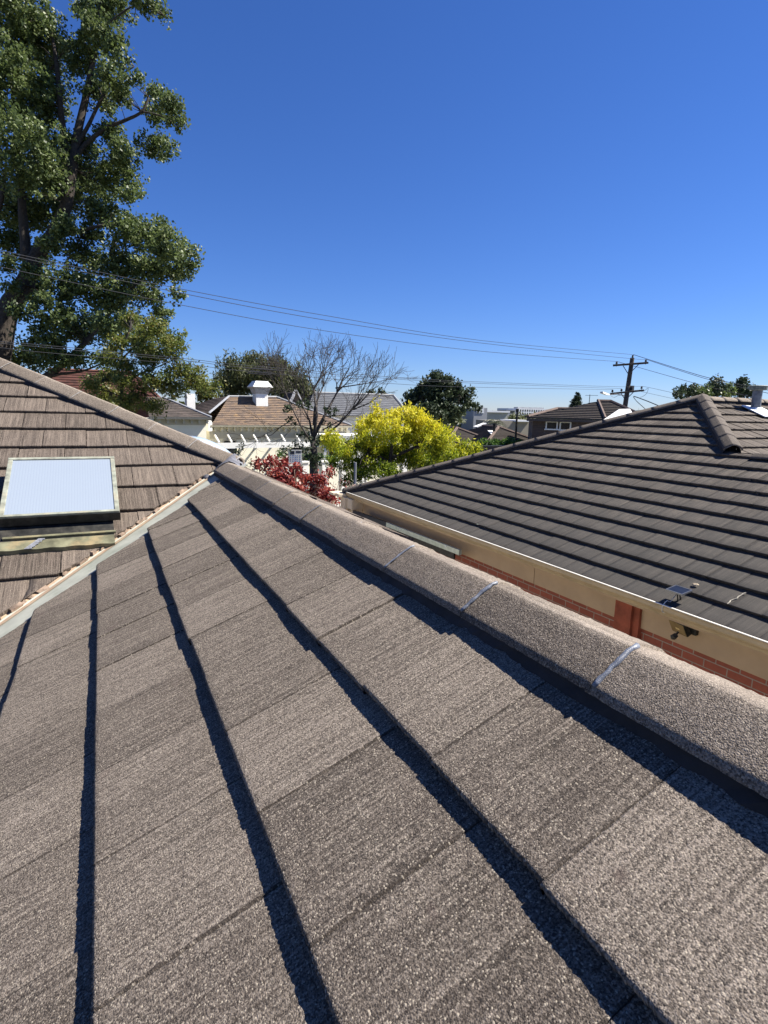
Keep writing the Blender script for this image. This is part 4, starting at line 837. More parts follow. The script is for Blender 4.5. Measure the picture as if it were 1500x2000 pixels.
window(bf2, bh_, 1065, 1090, 822.5, 837, 0); window(bf2, bh_, 1092, 1116, 823.5, 838.5, 0)
an = MB(); a0 = bf2.P(bf2.hit(1150, 795, 3.)[0], 3., bf2.hit(1150, 800, 3.)[1]); an.tube([a0, a0+[0, 0, .85]], .02, 5); an.bar(a0+[0, 0, .8]-bf2.e*.25, a0+[0, 0, .8]+bf2.e*.45, .018)
for k in range(5): c = a0+[0, 0, .8]+bf2.e*(-.2+.14*k); an.bar(c-bf2.b*.2, c+bf2.b*.2, .012)
an.build('antenna', M_BLACKM, bh_)
# low roof of its side, falling away in shade towards the bungalow
# --- distant town
def far_block(name, label, px0, px1, py0, py1, depth, mat, dp=14, az=95):
    p = at((px0+px1)/2, (py0+py1)/2, depth); fr = Frame(p, math.radians(az)); root = thing(name, label, 'building', (p[0], p[1], GZ)); xa, zb = fr.hit(px0, py1); xb, zt = fr.hit(px1, py0)
    q = MB(); q.box((xa, 0, GZ), (xb, dp, zt), M=fr.M()); q.build('wall', mat, root); return root, fr, xa, xb, zb, zt
M_FWH = plain('far_white_concrete', (.72, .73, .74), .7, .06, .3, 0); M_FGR = plain('far_grey_wall', (.30, .31, .33), .7, .1, .2, 0)
rt_, ft_, xa, xb, zb, zt = far_block('apartment_block', 'distant white apartment block with rows of arched balconies', 1008, 1070, 799, 822, 480, M_FWH, 30)
for r_i in range(3):
    for k in range(13):
        x = xa+1.0+k*(xb-xa-1.4)/13; z_ = zt-2.5-r_i*2.7; q = MB()
        q.prism([ft_.P(x, -.06, z_), ft_.P(x+.48*2.5, -.06, z_), ft_.P(x+.48*2.5, -.06, z_+1.2), ft_.P(x+.30*2.5, -.06, z_+1.75), ft_.P(x+.18*2.5, -.06, z_+1.75), ft_.P(x, -.06, z_+1.2)],
                [ft_.P(x, .05, z_), ft_.P(x+.48*2.5, .05, z_), ft_.P(x+.48*2.5, .05, z_+1.2), ft_.P(x+.30*2.5, .05, z_+1.75), ft_.P(x+.18*2.5, .05, z_+1.75), ft_.P(x, .05, z_+1.2)]); q.build('balcony_opening', M_DARKW, rt_)
q = MB(); q.box((xa+3, 3, zt+.01), (xb-2, 9, zt+1.1), M=ft_.M()); q.build('rooftop_plant_room', M_FGR, rt_)
r3, f3, xa, xb, zb, zt = far_block('apartment_block', 'distant grey-blue block at the left end of the arched apartments', 988, 1009, 801, 822, 470, M_FGR, 14); q = MB(); q.box((xa+.5, -.05, zt-2.6), (xb-1.8, .05, zt-.6), M=f3.M()); q.build('window', M_DARKW, r3)
r4, f4, xa, xb, zb, zt = far_block('office_building', 'distant dark and white cube building right of the dark tree', 925, 952, 797, 815, 120, M_FGR, 10); q = MB(); q.box((xa+.6, -.1, zt-1.1), (xb-.9, .02, zt+.25), M=f4.M()); q.box((xa+1.1, -.12, zt-.9), (xa+1.5, -.1005, zt), M=f4.M()); q.build('parapet', M_FWH, r4)
r5, f5, xa, xb, zb, zt = far_block('office_building', 'distant long low building with pale flat roof', 948, 992, 806, 820, 140, plain('far_cream', (.36, .36, .32), .8, .1, .3, 0), 12); q = MB(); q.box((xa-.3, -.5, zt), (xb+.3, 12, zt+.4), M=f5.M()); q.build('roof', M_FWH, r5)
r6, f6, xa, xb, zb, zt = far_block('office_building', 'distant low pale building below the arched apartments', 975, 1042, 823, 832, 100, plain('far_beige', (.30, .27, .22), .8, .1, .3, 0), 8); q = MB(); q.box((xa+3, -.6, zt-.1), (xb-1, 5, zt+.2), M=f6.M()); q.build('roof', M_FWH, r6)

# ------------------------------------------------------------------ power pole and wires
pb0 = np.array([PD[0], PD[1], GZ]); 
def polep(px, py, off=0): # point on the pole's plane facing the camera
    return at(px, py, 40.+off)
pole = thing('power_pole', 'leaning timber power pole with two crossarms and a street light', 'power pole', pb0)
M_POLE = plain('weathered_pole_timber', (.085, .07, .058), .9, .35, 5, .01); M_INS = plain('brown_porcelain', (.05, .035, .03), .3, .1, 5, 0); M_STEEL = plain('dark_steel', (.05, .05, .055), .5, .1, 5, 0)
top = polep(1235, 699.5); bot = at(1218, 812, 40.); dirp = (bot-top)/np.linalg.norm(bot-top); ft = top+dirp*((top[2]-GZ)/(-dirp[2]))
q = MB(); q.tube([ft, top], [.20, .145], 14); q.build('pole', M_POLE, pole)
def arm(p, q_, w_=.13, braces=(), ins=()):
    mb = MB(); a, b_ = polep(*p, -.18), polep(*q_, -.18); mb.bar(a, b_, .12, w_); o = mb.build('crossarm', M_POLE, pole, bevel=.015)
    for (a1, b1) in braces: mb = MB(); mb.bar(polep(*a1, -.26), polep(*b1, -.26), .02, .05); mb.build('brace', M_STEEL, o)
    for x, y in ins:
        c = polep(x, y, -.18); mb = MB(); mb.tube([c-[0, 0, .30], c-[0, 0, .06]], .02, 6); mb.tube([c-[0, 0, .12], c-[0, 0, .10], c-[0, 0, .05], c-[0, 0, .03], c+[0, 0, .02], c+[0, 0, .05]], [.03, .075, .08, .045, .075, .03], 10); mb.build('insulator', M_INS, o)
    return o
arm((1197.5, 713.7), (1266, 708.6), .14, (((1217, 714.5), (1228, 732)), ((1247, 712), (1229, 730))), ((1204.5, 707.5), (1261.5, 703.5)))
mb = MB(); c = polep(1236, 695); mb.tube([c-[0, 0, .35], c-[0, 0, .05]], .02, 6); mb.tube([c-[0, 0, .12], c-[0, 0, .05], c-[0, 0, .02], c+[0, 0, .05]], [.03, .085, .05, .07], 10); mb.build('insulator', M_INS, pole)
arm((1192, 769), (1257.5, 762.3), .13, (((1213, 768), (1221, 781)), ((1237, 766), (1223, 780))), ((1196.3, 762.5), (1214, 760.8), (1253.3, 756)))
mb = MB(); mb.box((-.09, -.1, -.2), (.09, .1, .2), M=lambda v: polep(1234.5, 759, -.1)+np.array(v)); mb.build('fuse_box', M_STEEL, pole)
sl = MB(); a, b_ = polep(1220, 773, -.2), polep(1190, 771, -1.); sl.tube([a, (a+b_)/2+[0, 0, .08], b_], .03, 7); la = sl.build('street_light_arm', M_STEEL, pole)
sl = MB(); c = polep(1184, 770, -1.1); e = polep(1175, 766.5, -1.3); d = e-c; dn_ = np.cross(d, [0, 0, 1]); dn_ /= np.linalg.norm(dn_)
sl.prism([c+dn_*.10-[0, 0, .05], c-dn_*.10-[0, 0, .05], c-dn_*.08+[0, 0, .08], c+dn_*.08+[0, 0, .08]], [e+dn_*.16-[0, 0, .05], e-dn_*.16-[0, 0, .05], e-dn_*.12+[0, 0, .06], e+dn_*.12+[0, 0, .06]]); sl.prism([c+dn_*.10-[0, 0, .05], c-dn_*.10-[0, 0, .05], c-dn_*.08+[0, 0, .08], c+dn_*.08+[0, 0, .08]], [b_+dn_*.05-[0, 0, .04], b_-dn_*.05-[0, 0, .04], b_-dn_*.04+[0, 0, .04], b_+dn_*.04+[0, 0, .04]])
sl.build('street_light', M_WHITE, la)
M_WIRE = plain('aluminium_conductor', (.06, .06, .065), .5, .1, 5, 0, metal=.4); M_WIREB = plain('black_insulated_cable', (.012, .012, .014), .6, .1, 5, 0)
def wire(label, pts, r=.016, mat=None, d0=40., ext=True, name='power_line', group='cables strung from the power pole', dfun=None):
    """pixels along the wire, laid on the upright plane through the street line"""
    P = []; x0 = pts[0][0]; a = at(pts[0][0], pts[0][1], d0); nrm = np.array([-sdv[1], sdv[0], 0])
    for x, y in pts: rr_ = ray(x, y); P.append(rr_*((a@nrm)/(rr_@nrm)) if dfun is None else rr_*dfun(x))
    if ext: P.append(P[-1]+(P[-1]-P[-2])*.6)
    Q = []
    for i in range(len(P)-1):
        p0, p1, p2, p3 = P[max(i-1, 0)], P[i], P[i+1], P[min(i+2, len(P)-1)]
        for k in range(6): t_ = k/6; Q.append(.5*(2*p1+(p2-p0)*t_+(2*p0-5*p1+4*p2-p3)*t_**2+(3*p1-p0-3*p2+p3)*t_**3))
    Q.append(P[-1]); mb = MB(); mb.tube(Q, r, 5); return tag(mb.build(name, mat or M_WIRE, org=P[0]), label, 'cable', group)
wire('uppermost of the three overhead wires running left from the pole top', [(1236, 692.5), (940, 665), (640, 617), (349, 563.5), (0, 489)], .011)
wire('middle one of the three overhead wires running left from the upper crossarm', [(1261.5, 702), (1228, 700), (940, 670), (640, 626), (349, 571.5), (0, 494)], .011)
wire('lowest of the three overhead wires left of the pole, from the left insulator', [(1204.5, 706), (940, 686), (640, 647), (340, 593), (0, 521)], .011)
for lab, pts, r, mt in (('thin low wire, topmost of the low cables left of the lower crossarm', [(1253, 754.5), (1196, 755), (916, 745), (748, 735), (472, 713), (375, 702), (105, 676), (0, 667)], .009, None),
                        ('thin low wire passing across the dark tree, second of the low cables', [(1214, 759), (916, 748), (748, 738.5), (472, 717), (375, 706), (105, 680), (0, 670.5)], .009, None),
                        ('thin low wire passing just below the other two low cables', [(1196.5, 761), (916, 756), (748, 748), (472, 724), (375, 713), (105, 690), (0, 679)], .009, None)):
    wire(lab, pts, r, mt)
for k, (xa_, xb_, ya, yb2) in enumerate(((478, 533, 718.3, 722.5), (498, 548, 718.8, 724), (488, 532, 724.4, 728), (484, 530, 728.5, 732))):
    df = lambda x: 23.+(x-400)*.012
    wire(['thick black cable sleeve on the low wires above the chimney, upper left', 'thick black cable sleeve reaching farthest right above the chimney', 'thick black cable sleeve, third from the top above the chimney', 'thick black cable sleeve, lowest above the chimney'][k], [(xb_, yb2), ((xa_+xb_)/2, (ya+yb2)/2+.3), (xa_, ya)], .03, M_WIREB, ext=False, name='cable_sleeve', group='black sleeves on the low wires', dfun=df)
def rd_(a, b_): return lambda x: a+(b_-a)*(x-1236)/(1500-1236)
wire('upper wire falling to the right from the top of the pole', [(1237, 692.5), (1333, 723), (1393, 740), (1500, 762)], .018, dfun=rd_(40, 30))
wire('wire falling right from the right-hand insulator of the upper crossarm', [(1262, 702), (1333, 725.5), (1393, 743.5), (1500, 768)], .016, dfun=rd_(40, 31))
wire('wire falling right from behind the upper part of the pole', [(1205, 706), (1245, 717), (1363, 750), (1500, 783)], .015, dfun=rd_(40, 33))
wire('thin wire falling right from the right end of the lower crossarm', [(1253, 754.5), (1268, 757), (1317, 768), (1500, 812)], .011, dfun=rd_(40, 34))
wire('thin faint wire to the right just under the lower crossarm', [(1240, 762), (1317, 779), (1500, 818)], .010, dfun=rd_(40, 34))
wire('thick black service cable dropping right behind the hip', [(1238, 774), (1250, 778), (1278, 789), (1330, 812)], .03, M_WIREB, dfun=rd_(39.8, 12))
wire('black service cable hanging steeply right of the pole', [(1237, 775), (1243, 783), (1255, 794), (1275, 812)], .022, M_WIREB, dfun=rd_(39.8, 12))
for lab, pts in (('looped jumper cable right of the lower crossarm', [(1258, 764), (1266, 758), (1263, 768), (1256, 774), (1250, 776)]), ('looped jumper cable left of the lower pole', [(1194, 774), (1200, 776), (1206, 773), (1212, 772)])):
    wire(lab, pts, .012, M_WIREB, ext=False, name='jumper_cable', dfun=lambda x: 39.6)
# thin dark pole before the bungalows, steel street pole near the yellow tree
a, b_ = at(1010.5, 800, 33.), at(1006.5, 862, 33.); pz = thing('aerial_mast', 'thin dark mast standing in front of the distant arched apartments', 'mast', (b_[0], b_[1], GZ)); q = MB(); q.tube([[b_[0], b_[1], GZ], a], [.075, .055], 8); q.build('mast', M_BLACKM, pz); q = MB(); q.tube([a-[0, 0, .15], a+[0, 0, .05]], [.09, .09], 8); q.build('cap', M_BLACKM, pz)
a = at(694, 903, 21.); q = MB(); pz = thing('steel_pole', 'grey steel pole under the yellow-green tree', 'pole', (a[0], a[1], GZ)); q.tube([[a[0], a[1], GZ], a], [.055, .05], 10); q.build('shaft', plain('galvanised_pole', (.22, .23, .25), .5, .1, 5, 0, metal=.2), pz); q = MB(); q.tube([[a[0], a[1], GZ], [a[0], a[1], GZ+.15]], [.09, .09], 10); q.build('base_collar', M_CONC, pz)

# ------------------------------------------------------------------ trees
L_POP = leaf_mat('poplar_leaf', [(.034, .052, .018), (.070, .100, .032), (.105, .140, .045), (.16, .19, .07)], rough=.5, spec=.35, trans=.28)
L_OLIVE = leaf_mat('pepper_leaf', [(.04, .058, .012), (.085, .11, .02), (.13, .15, .028), (.17, .13, .032)], rough=.5, spec=.4, trans=.35)
L_DARK = leaf_mat('dark_leaf', [(.018, .030, .015), (.032, .049, .024), (.052, .072, .036), (.07, .09, .05)], rough=.6, spec=.2, trans=.15)
L_WIL = leaf_mat('weeping_leaf', [(.026, .036, .014), (.055, .068, .024), (.09, .10, .036), (.13, .13, .055)], rough=.55, spec=.3, trans=.25)
L_YEL = leaf_mat('yellow_green_leaf', [(.025, .045, .005), (.085, .13, .010), (.24, .28, .014), (.45, .44, .022), (.52, .46, .030)], rough=.55, spec=.3, trans=.35)
L_RED = leaf_mat('red_leaf', [(.055, .007, .009), (.14, .017, .016), (.25, .044, .034), (.36, .11, .075)], rough=.45, spec=.4, trans=.3)
L_HED = leaf_mat('hedge_leaf', [(.03, .06, .012), (.06, .12, .02), (.10, .18, .03)], rough=.5, spec=.3, trans=.25)
def T(x, y, d): return at(x, y, d)
def G(x, y, d): p = at(x, y, d); return np.array([p[0], p[1], GZ])
PDp = 30.
pop = [(62, 530, 24, 18, -1.5), (20, 560, 20, 16, -1.5), (92, 478, 26, 18, -1.5), (42, 610, 24, 16, -1.5), (15, 515, 18, 18, -1), (112, 450, 22, 14, -1.5), (70, 585, 18, 12, -1), (25, 35, 85, 75), (95, 95, 55, 60, 1), (20, 170, 85, 90, -1), (95, 190, 40, 60), (40, 300, 95, 85), (215, 20, 55, 25), (175, 15, 40, 22, 1), (283, 8, 38, 16), (318, 22, 16, 14), (190, 70, 45, 38), (165, 120, 32, 42), (232, 92, 22, 34), (220, 150, 34, 28), (268, 158, 14, 12), (195, 190, 34, 34), (235, 190, 26, 20),
       (305, 185, 22, 22), (328, 205, 30, 24), (345, 238, 22, 16), (300, 225, 22, 22), (300, 285, 36, 26), (330, 290, 18, 14), (215, 262, 30, 26), (150, 300, 60, 42), (235, 300, 36, 30), (230, 345, 55, 34, 1), (170, 370, 70, 40), (255, 380, 22, 16), (110, 350, 60, 50), (95, 420, 60, 34, 2), (200, 415, 55, 25), (25, 400, 50, 60, 2), (25, 480, 30, 40, 3), (70, 500, 34, 20, 3),
       (250, 450, 45, 34), (300, 455, 42, 30), (330, 480, 40, 34), (365, 500, 30, 30), (355, 530, 28, 18), (300, 520, 55, 40), (230, 520, 50, 36), (160, 500, 40, 36), (140, 560, 60, 40), (210, 580, 60, 38), (270, 570, 50, 30), (100, 610, 46, 40), (70, 560, 26, 30), (165, 640, 65, 36), (90, 670, 50, 34), (230, 640, 50, 34), (320, 610, 26, 18), (300, 640, 34, 22), (130, 700, 60, 24), (50, 700, 55, 26), (210, 700, 34, 18), (345, 575, 16, 14), (180, 455, 34, 20), (130, 440, 30, 20), (335, 660, 30, 18), (275, 680, 30, 16)]
lim = [([G(-12, 900, PDp), T(-12, 760, PDp), T(2, 660, PDp), T(18, 600, PDp), T(45, 560, PDp), T(72, 500, PDp), T(105, 455, PDp)], .80, .30),
       ([T(105, 455, PDp), T(130, 400, PDp), T(142, 330, PDp), T(150, 270, PDp), T(165, 200, PDp), T(180, 130, PDp), T(190, 60, PDp), T(200, 0, PDp)], .34, .08),
       ([T(130, 400, PDp), T(128, 300, PDp), T(118, 210, PDp), T(110, 120, PDp), T(95, 40, PDp)], .26, .07),
       ([T(140, 335, PDp), T(160, 290, PDp), T(205, 252, PDp), T(245, 235, PDp), T(277, 218, PDp), T(290, 190, PDp)], .15, .05), ([T(277, 218, PDp), T(310, 225, PDp), T(340, 240, PDp)], .06, .03),
       ([T(148, 290, PDp), T(175, 240, PDp), T(200, 190, PDp), T(225, 155, PDp), T(262, 130, PDp)], .12, .03), ([T(190, 60, PDp), T(225, 35, PDp), T(265, 12, PDp), T(320, 30, PDp)], .08, .02),
       ([T(52, 505, PDp), T(46, 440, PDp), T(40, 360, PDp), T(30, 250, PDp), T(20, 120, PDp)], .30, .08), ([T(2, 640, PDp), T(-20, 560, PDp), T(-30, 470, PDp), T(0, 400, PDp), T(10, 330, PDp)], .32, .08),
       ([T(5, 650, PDp), T(60, 560, PDp), T(66, 530, PDp)], .3, .1), ([T(92, 470, PDp), T(150, 452, PDp), T(210, 440, PDp), T(250, 450, PDp), T(330, 480, PDp)], .14, .03),
       ([T(85, 740, PDp), T(125, 710, PDp), T(170, 665, PDp), T(215, 610, PDp), T(262, 560, PDp), T(300, 520, PDp)], .22, .04), ([T(40, 770, PDp+1), T(100, 735, PDp), T(160, 725, PDp), T(210, 705, PDp)], .12, .03), ([T(215, 500, PDp), T(222, 470, PDp), T(235, 440, PDp)], .08, .04)]
tree('poplar_tree', 'huge glossy leaved poplar rising out of frame at the left', 'tree', G(-12, 900, PDp), pop, PDp, L_POP, dens=20, rc=.34, per=30, size=.15, limbs=lim, ddepth=1.6, bark=M_BARK, tw=.25, fill=.35, twr=.012, up=.5, aspect=.8, seed=4)
ol = [(180, 750, 24, 16), (215, 735, 26, 18), (250, 715, 26, 18), (180, 780, 20, 12), (300, 640, 34, 24), (255, 625, 30, 20), (230, 670, 26, 22), (330, 680, 34, 26), (290, 700, 40, 26), (350, 725, 34, 24), (375, 745, 30, 20), (240, 745, 26, 16), (300, 745, 46, 24), (255, 785, 40, 22), (300, 795, 24, 18), (210, 770, 28, 18), (340, 760, 34, 16), (215, 700, 20, 16), (385, 725, 16, 10), (280, 660, 30, 18), (400, 760, 14, 12), (225, 795, 22, 12), (195, 745, 16, 12)]
d_ = 22.
tree('pepper_tree', 'light olive and bronze fine leaved tree in front of the terracotta roof', 'tree', G(238, 820, d_), ol, d_, L_OLIVE, dens=42, rc=.26, per=30, size=.13, limbs=[([G(238, 820, d_), T(238, 800, d_), T(240, 740, d_), T(238, 690, d_), T(255, 640, d_)], .10, .03), ([T(238, 760, d_), T(265, 735, d_), T(300, 720, d_), T(345, 700, d_)], .05, .015), ([T(238, 745, d_), T(225, 700, d_), T(232, 660, d_)], .04, .015), ([T(239, 700, d_), T(270, 670, d_), T(300, 640, d_)], .04, .012), ([T(238, 780, d_), T(280, 765, d_), T(330, 750, d_), T(380, 735, d_)], .04, .012), ([T(238, 775, d_), T(215, 765, d_), T(200, 745, d_)], .03, .01)],
     ddepth=.8, bark=M_BARKD, tw=.5, fill=.2, twr=.007, aspect=.38, seed=5)
wl_ = [(545, 735, 40, 24), (580, 755, 34, 24), (605, 780, 26, 14), (500, 725, 40, 24), (470, 730, 30, 26), (450, 705, 26, 22), (490, 702, 30, 18), (530, 706, 34, 20), (565, 722, 30, 22), (590, 745, 24, 24), (600, 770, 30, 22), (435, 735, 18, 22), (455, 745, 34, 26), (510, 740, 44, 30), (560, 760, 40, 24), (440, 770, 18, 18), (620, 790, 26, 18), (650, 795, 26, 16), (640, 820, 26, 14), (600, 800, 30, 12), (700, 765, 0.1, .1)]
d_ = 50.
tree('weeping_tree', 'broad olive-green weeping tree behind the white chimney', 'tree', G(520, 800, d_), wl_[:-1], d_, L_WIL, dens=9, rc=.5, per=40, size=.30, droop=1.2, flat=1.2, limbs=[([G(520, 800, d_), T(520, 770, d_), T(500, 740, d_), T(470, 715, d_)], .35, .08), ([T(520, 770, d_), T(550, 740, d_), T(585, 740, d_)], .25, .06), ([T(515, 760, d_), T(515, 715, d_)], .2, .06)], ddepth=1.5, bark=M_BARKD, tw=.1, fill=.4, aspect=.3, seed=6)
d_ = 46.
tree('shrubby_tree', 'small dark green tree between the two chimneys', 'tree', G(405, 800, d_), [(400, 765, 18, 18), (412, 780, 14, 14), (385, 750, 16, 14), (420, 755, 10, 14)], d_, L_OLIVE, dens=9, rc=.5, per=36, size=.26, limbs=[([G(405, 800, d_), T(405, 780, d_), T(400, 755, d_)], .15, .05)], bark=M_BARKD, seed=7)
# bare tree
d_ = 26.; rg = np.random.default_rng(12); bt = thing('bare_tree', 'leafless street tree with fanned thin branches above its ivy covered trunk', 'tree', G(613, 930, d_)); mb = MB()
tb = T(613, 885, d_); sp = T(612, 862, d_)
mb.tube([G(613, 930, d_), T(614, 960, d_), T(613, 905, d_), tb, sp], [.27, .23, .20, .17, .14], 12)
def grow(p, dr, L_, r, lev):
    n = 4; pts = [p]; rad = [r]; q = p.copy(); dd = dr.copy(); side = []
    for i in range(n):
        dd = dd+rg.normal(0, .10, 3)+np.array([0, 0, .05]); dd /= np.linalg.norm(dd); q = q+dd*L_/n; pts.append(q.copy()); rad.append(r*(1-.55*(i+1)/n)); side.append((q.copy(), dd.copy(), rad[-1]))
    mb.tube(pts, [max(x, .006) for x in rad], 6 if lev < 2 else 4, cap=False)
    if lev >= 5: return
    q, dd, rr_ = side[-1]
    for k in range(2 if lev else 3):
        grow(q, nrmz(dd+rg.normal(0, .30, 3)), L_*rg.uniform(.62, .84), rr_*.85, lev+1)
    for q, dd, rr_ in side[1:-1]:
        if rg.random() < .85: grow(q, nrmz(dd+rg.normal(0, .50, 3)), L_*rg.uniform(.45, .70), rr_*.6, lev+1 if lev < 4 else 5)
def nrmz(v): v = np.array(v, float); return v/np.linalg.norm(v)
for (x1, y1, x2, y2, r, L2) in ((612, 862, 590, 790, .085, 0), (612, 862, 612, 760, .12, 0), (614, 850, 655, 758, .12, 0), (612, 870, 570, 790, .07, 0), (615, 868, 690, 800, .09, 0), (613, 830, 628, 750, .08, 0)):
    a, b_ = T(x1, y1, d_), T(x2, y2, d_); b_ = b_+CF*rg.normal(0, .8); m_ = (a+b_)/2+rg.normal(0, .12, 3); mb.tube([a, m_, b_], [r*.80, r*.52, r*.36], 7)
    dd = nrmz(b_-m_); Lg = np.linalg.norm(T(0, 0, d_)-T(0, 42, d_))
    for k in range(4): grow(b_, nrmz(dd+rg.normal(0, .28, 3)+np.array([0, 0, .1])), Lg*rg.uniform(.9, 1.25), r*.38, 2)
    for k in range(2): grow(m_, nrmz(dd+rg.normal(0, .55, 3)), Lg*rg.uniform(.8, 1.2), r*.28, 3)
for (x1, y1, x2, y2) in ((655, 758, 740, 745), (690, 800, 745, 770), (570, 790, 545, 760), (570, 820, 530, 850), (612, 840, 560, 832), (630, 840, 700, 790)):
    a, b_ = T(x1, y1, d_), T(x2, y2, d_); m_ = (a+b_)/2+rg.normal(0, .15, 3); mb.tube([a, m_, b_], [.034, .024, .014], 6); dd = nrmz(b_-m_)
    for q_ in (m_, b_): grow(q_, nrmz(dd+rg.normal(0, .35, 3)+[0, 0, .3]), 1.0, .014, 3)
mb.build('trunk', plain('thin_grey_bark', (.065, .055, .048), .9, .3, 9, 0), bt, smooth=True)
ivb = [(613, 900, 9, 26), (612, 870, 12, 16), (600, 878, 22, 10), (575, 868, 18, 8), (590, 850, 20, 10), (628, 850, 14, 12), (560, 800, 18, 10), (590, 790, 20, 12), (640, 800, 26, 12), (575, 820, 16, 8), (622, 905, 8, 26), (565, 878, 14, 6), (597, 893, 14, 6), (640, 830, 14, 10)]
C = blobs_to_clumps(ivb, d_, 14, .2, .35, rg, .2); V, Fc, r = leaves(C, .18, 20, .12, .35+.3*rg.random(len(C)), rg=rg, aspect=.7); mesh_obj('ivy', V, Fc, L_DARK, bt, attrs={'rnd': r})
# yellow-green tree
d_ = 24.
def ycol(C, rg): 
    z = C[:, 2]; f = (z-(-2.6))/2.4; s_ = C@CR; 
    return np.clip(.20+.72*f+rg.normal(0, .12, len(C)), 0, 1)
yl = [(652, 852, 20, 16), (640, 862, 14, 12), (668, 880, 24, 18), (650, 905, 10, 14), (690, 862, 20, 18), (690, 905, 26, 20), (712, 830, 22, 20), (735, 815, 22, 18), (722, 860, 30, 26), (760, 838, 34, 28), (785, 812, 26, 18), (815, 818, 24, 18), (838, 835, 28, 22), (800, 845, 34, 26), (868, 848, 24, 18), (850, 868, 34, 20), (895, 866, 22, 16), (920, 872, 18, 12), (930, 878, 12, 8), (880, 888, 34, 14), (770, 880, 50, 30), (825, 895, 44, 20), (735, 895, 34, 26), (760, 915, 36, 16), (700, 925, 24, 12), (680, 935, 16, 10), (736, 792, 7, 10), (800, 800, 12, 7), (815, 806, 16, 8), (765, 805, 14, 10), (712, 905, 20, 14)]
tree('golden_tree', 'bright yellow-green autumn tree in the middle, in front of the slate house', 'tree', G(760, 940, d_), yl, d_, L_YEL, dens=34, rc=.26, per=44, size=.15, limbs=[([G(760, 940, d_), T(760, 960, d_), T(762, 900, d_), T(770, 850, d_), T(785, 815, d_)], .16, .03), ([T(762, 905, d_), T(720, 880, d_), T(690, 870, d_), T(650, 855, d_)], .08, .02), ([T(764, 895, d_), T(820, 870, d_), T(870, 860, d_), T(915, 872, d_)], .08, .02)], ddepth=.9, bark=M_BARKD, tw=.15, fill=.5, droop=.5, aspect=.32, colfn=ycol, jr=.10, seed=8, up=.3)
d_ = 52.
tree('dark_evergreen_tree', 'dense dark green tree standing alone right of the slate house', 'tree', G(860, 830, d_), [(858, 745, 20, 18), (835, 758, 24, 18), (885, 758, 22, 18), (815, 772, 20, 16), (860, 780, 34, 24), (900, 778, 22, 14), (918, 790, 14, 10), (805, 790, 18, 14), (840, 805, 34, 18), (885, 805, 26, 16), (850, 735, 10, 8), (925, 765, 8, 5), (935, 798, 8, 5), (870, 745, 14, 10), (800, 775, 10, 10)], d_, L_DARK, dens=9, rc=.5, per=44, size=.28, limbs=[([G(860, 830, d_), T(860, 800, d_), T(858, 750, d_)], .3, .06), ([T(860, 800, d_), T(900, 770, d_)], .12, .04), ([T(860, 805, d_), T(820, 775, d_)], .12, .04)], ddepth=1.2, bark=M_BARKD, tw=.1, fill=.4, seed=9)
d_ = 70.
tree('tree_top', 'small dark tree top peeping over the grey slate ridge', 'tree', G(730, 772, d_), [(730, 765, 14, 6), (722, 769, 8, 5), (742, 768, 10, 4)], d_, L_DARK, dens=3, rc=.5, per=30, size=.35, limbs=[([G(730, 772, d_), T(730, 770, d_)], .2, .1)], bark=M_BARKD, seed=10)
# conifer: whorls of falling branches
d_ = 62.; ct_ = thing('conifer', 'small dark pointed conifer behind the two storey house', 'tree', G(1127, 800, d_)); rg = np.random.default_rng(3); a = T(1128, 768, d_); b_ = G(1126, 800, d_); mb = MB(); mb.tube([b_, a], [.22, .03], 7); Cc = []
for k in range(120):
    f = rg.random()**.8; z = a*(1-f)+T(1126, 802, d_)*f; R_k = .15+1.05*f; an_ = rg.random()*6.28; e = z+np.array([math.cos(an_), math.sin(an_), -.12])*R_k*rg.uniform(.6, 1.05); mb.tube([z+[0, 0, .1], e], [.03, .01], 4, cap=False)
    for j in range(4): Cc.append(z+(e-z)*(.3+.7*j/3))
mb.build('trunk', M_BARKD, ct_); V, Fc, r = leaves(np.array(Cc), .16, 14, .2, .3, rg=rg, aspect=.25); mesh_obj('crown', V, Fc, L_DARK, ct_, attrs={'rnd': r})
# row of trees beyond the right-hand roof
d_ = 48.
for i, (lab, bl) in enumerate((('leftmost green tree behind the right-hand ridge', [(1330, 765, 12, 10), (1345, 760, 16, 8), (1325, 772, 8, 6), (1350, 768, 12, 8)]), ('pointed green tree second from left behind the right-hand ridge', [(1372, 762, 14, 10), (1368, 768, 12, 8), (1384, 766, 8, 8)]),
                               ('taller green tree in the middle of the row behind the right-hand ridge', [(1400, 755, 14, 12), (1395, 765, 16, 10), (1410, 764, 8, 10), (1398, 745, 5, 6)]), ('narrow small tree in the row left of the tallest one', [(1424, 762, 8, 10), (1427, 753, 6, 6), (1420, 770, 8, 6)]), ('tallest round green tree nearest the metal flue', [(1452, 752, 14, 12), (1445, 765, 14, 10), (1462, 765, 12, 12), (1455, 745, 9, 7)]))):
    x = bl[0][0]; tree('street_tree', lab, 'tree', G(x, 800, d_+i*1.5), bl, d_+i*1.5, L_POP if i % 2 else L_DARK, dens=12, rc=.42, per=34, size=.26, limbs=[([G(x, 800, d_+i*1.5), T(x, 790, d_+i*1.5), T(x, 762, d_+i*1.5)], .16, .05)], group='trees behind the right-hand roof', ddepth=.8, bark=M_BARKD, tw=.1, seed=20+i)
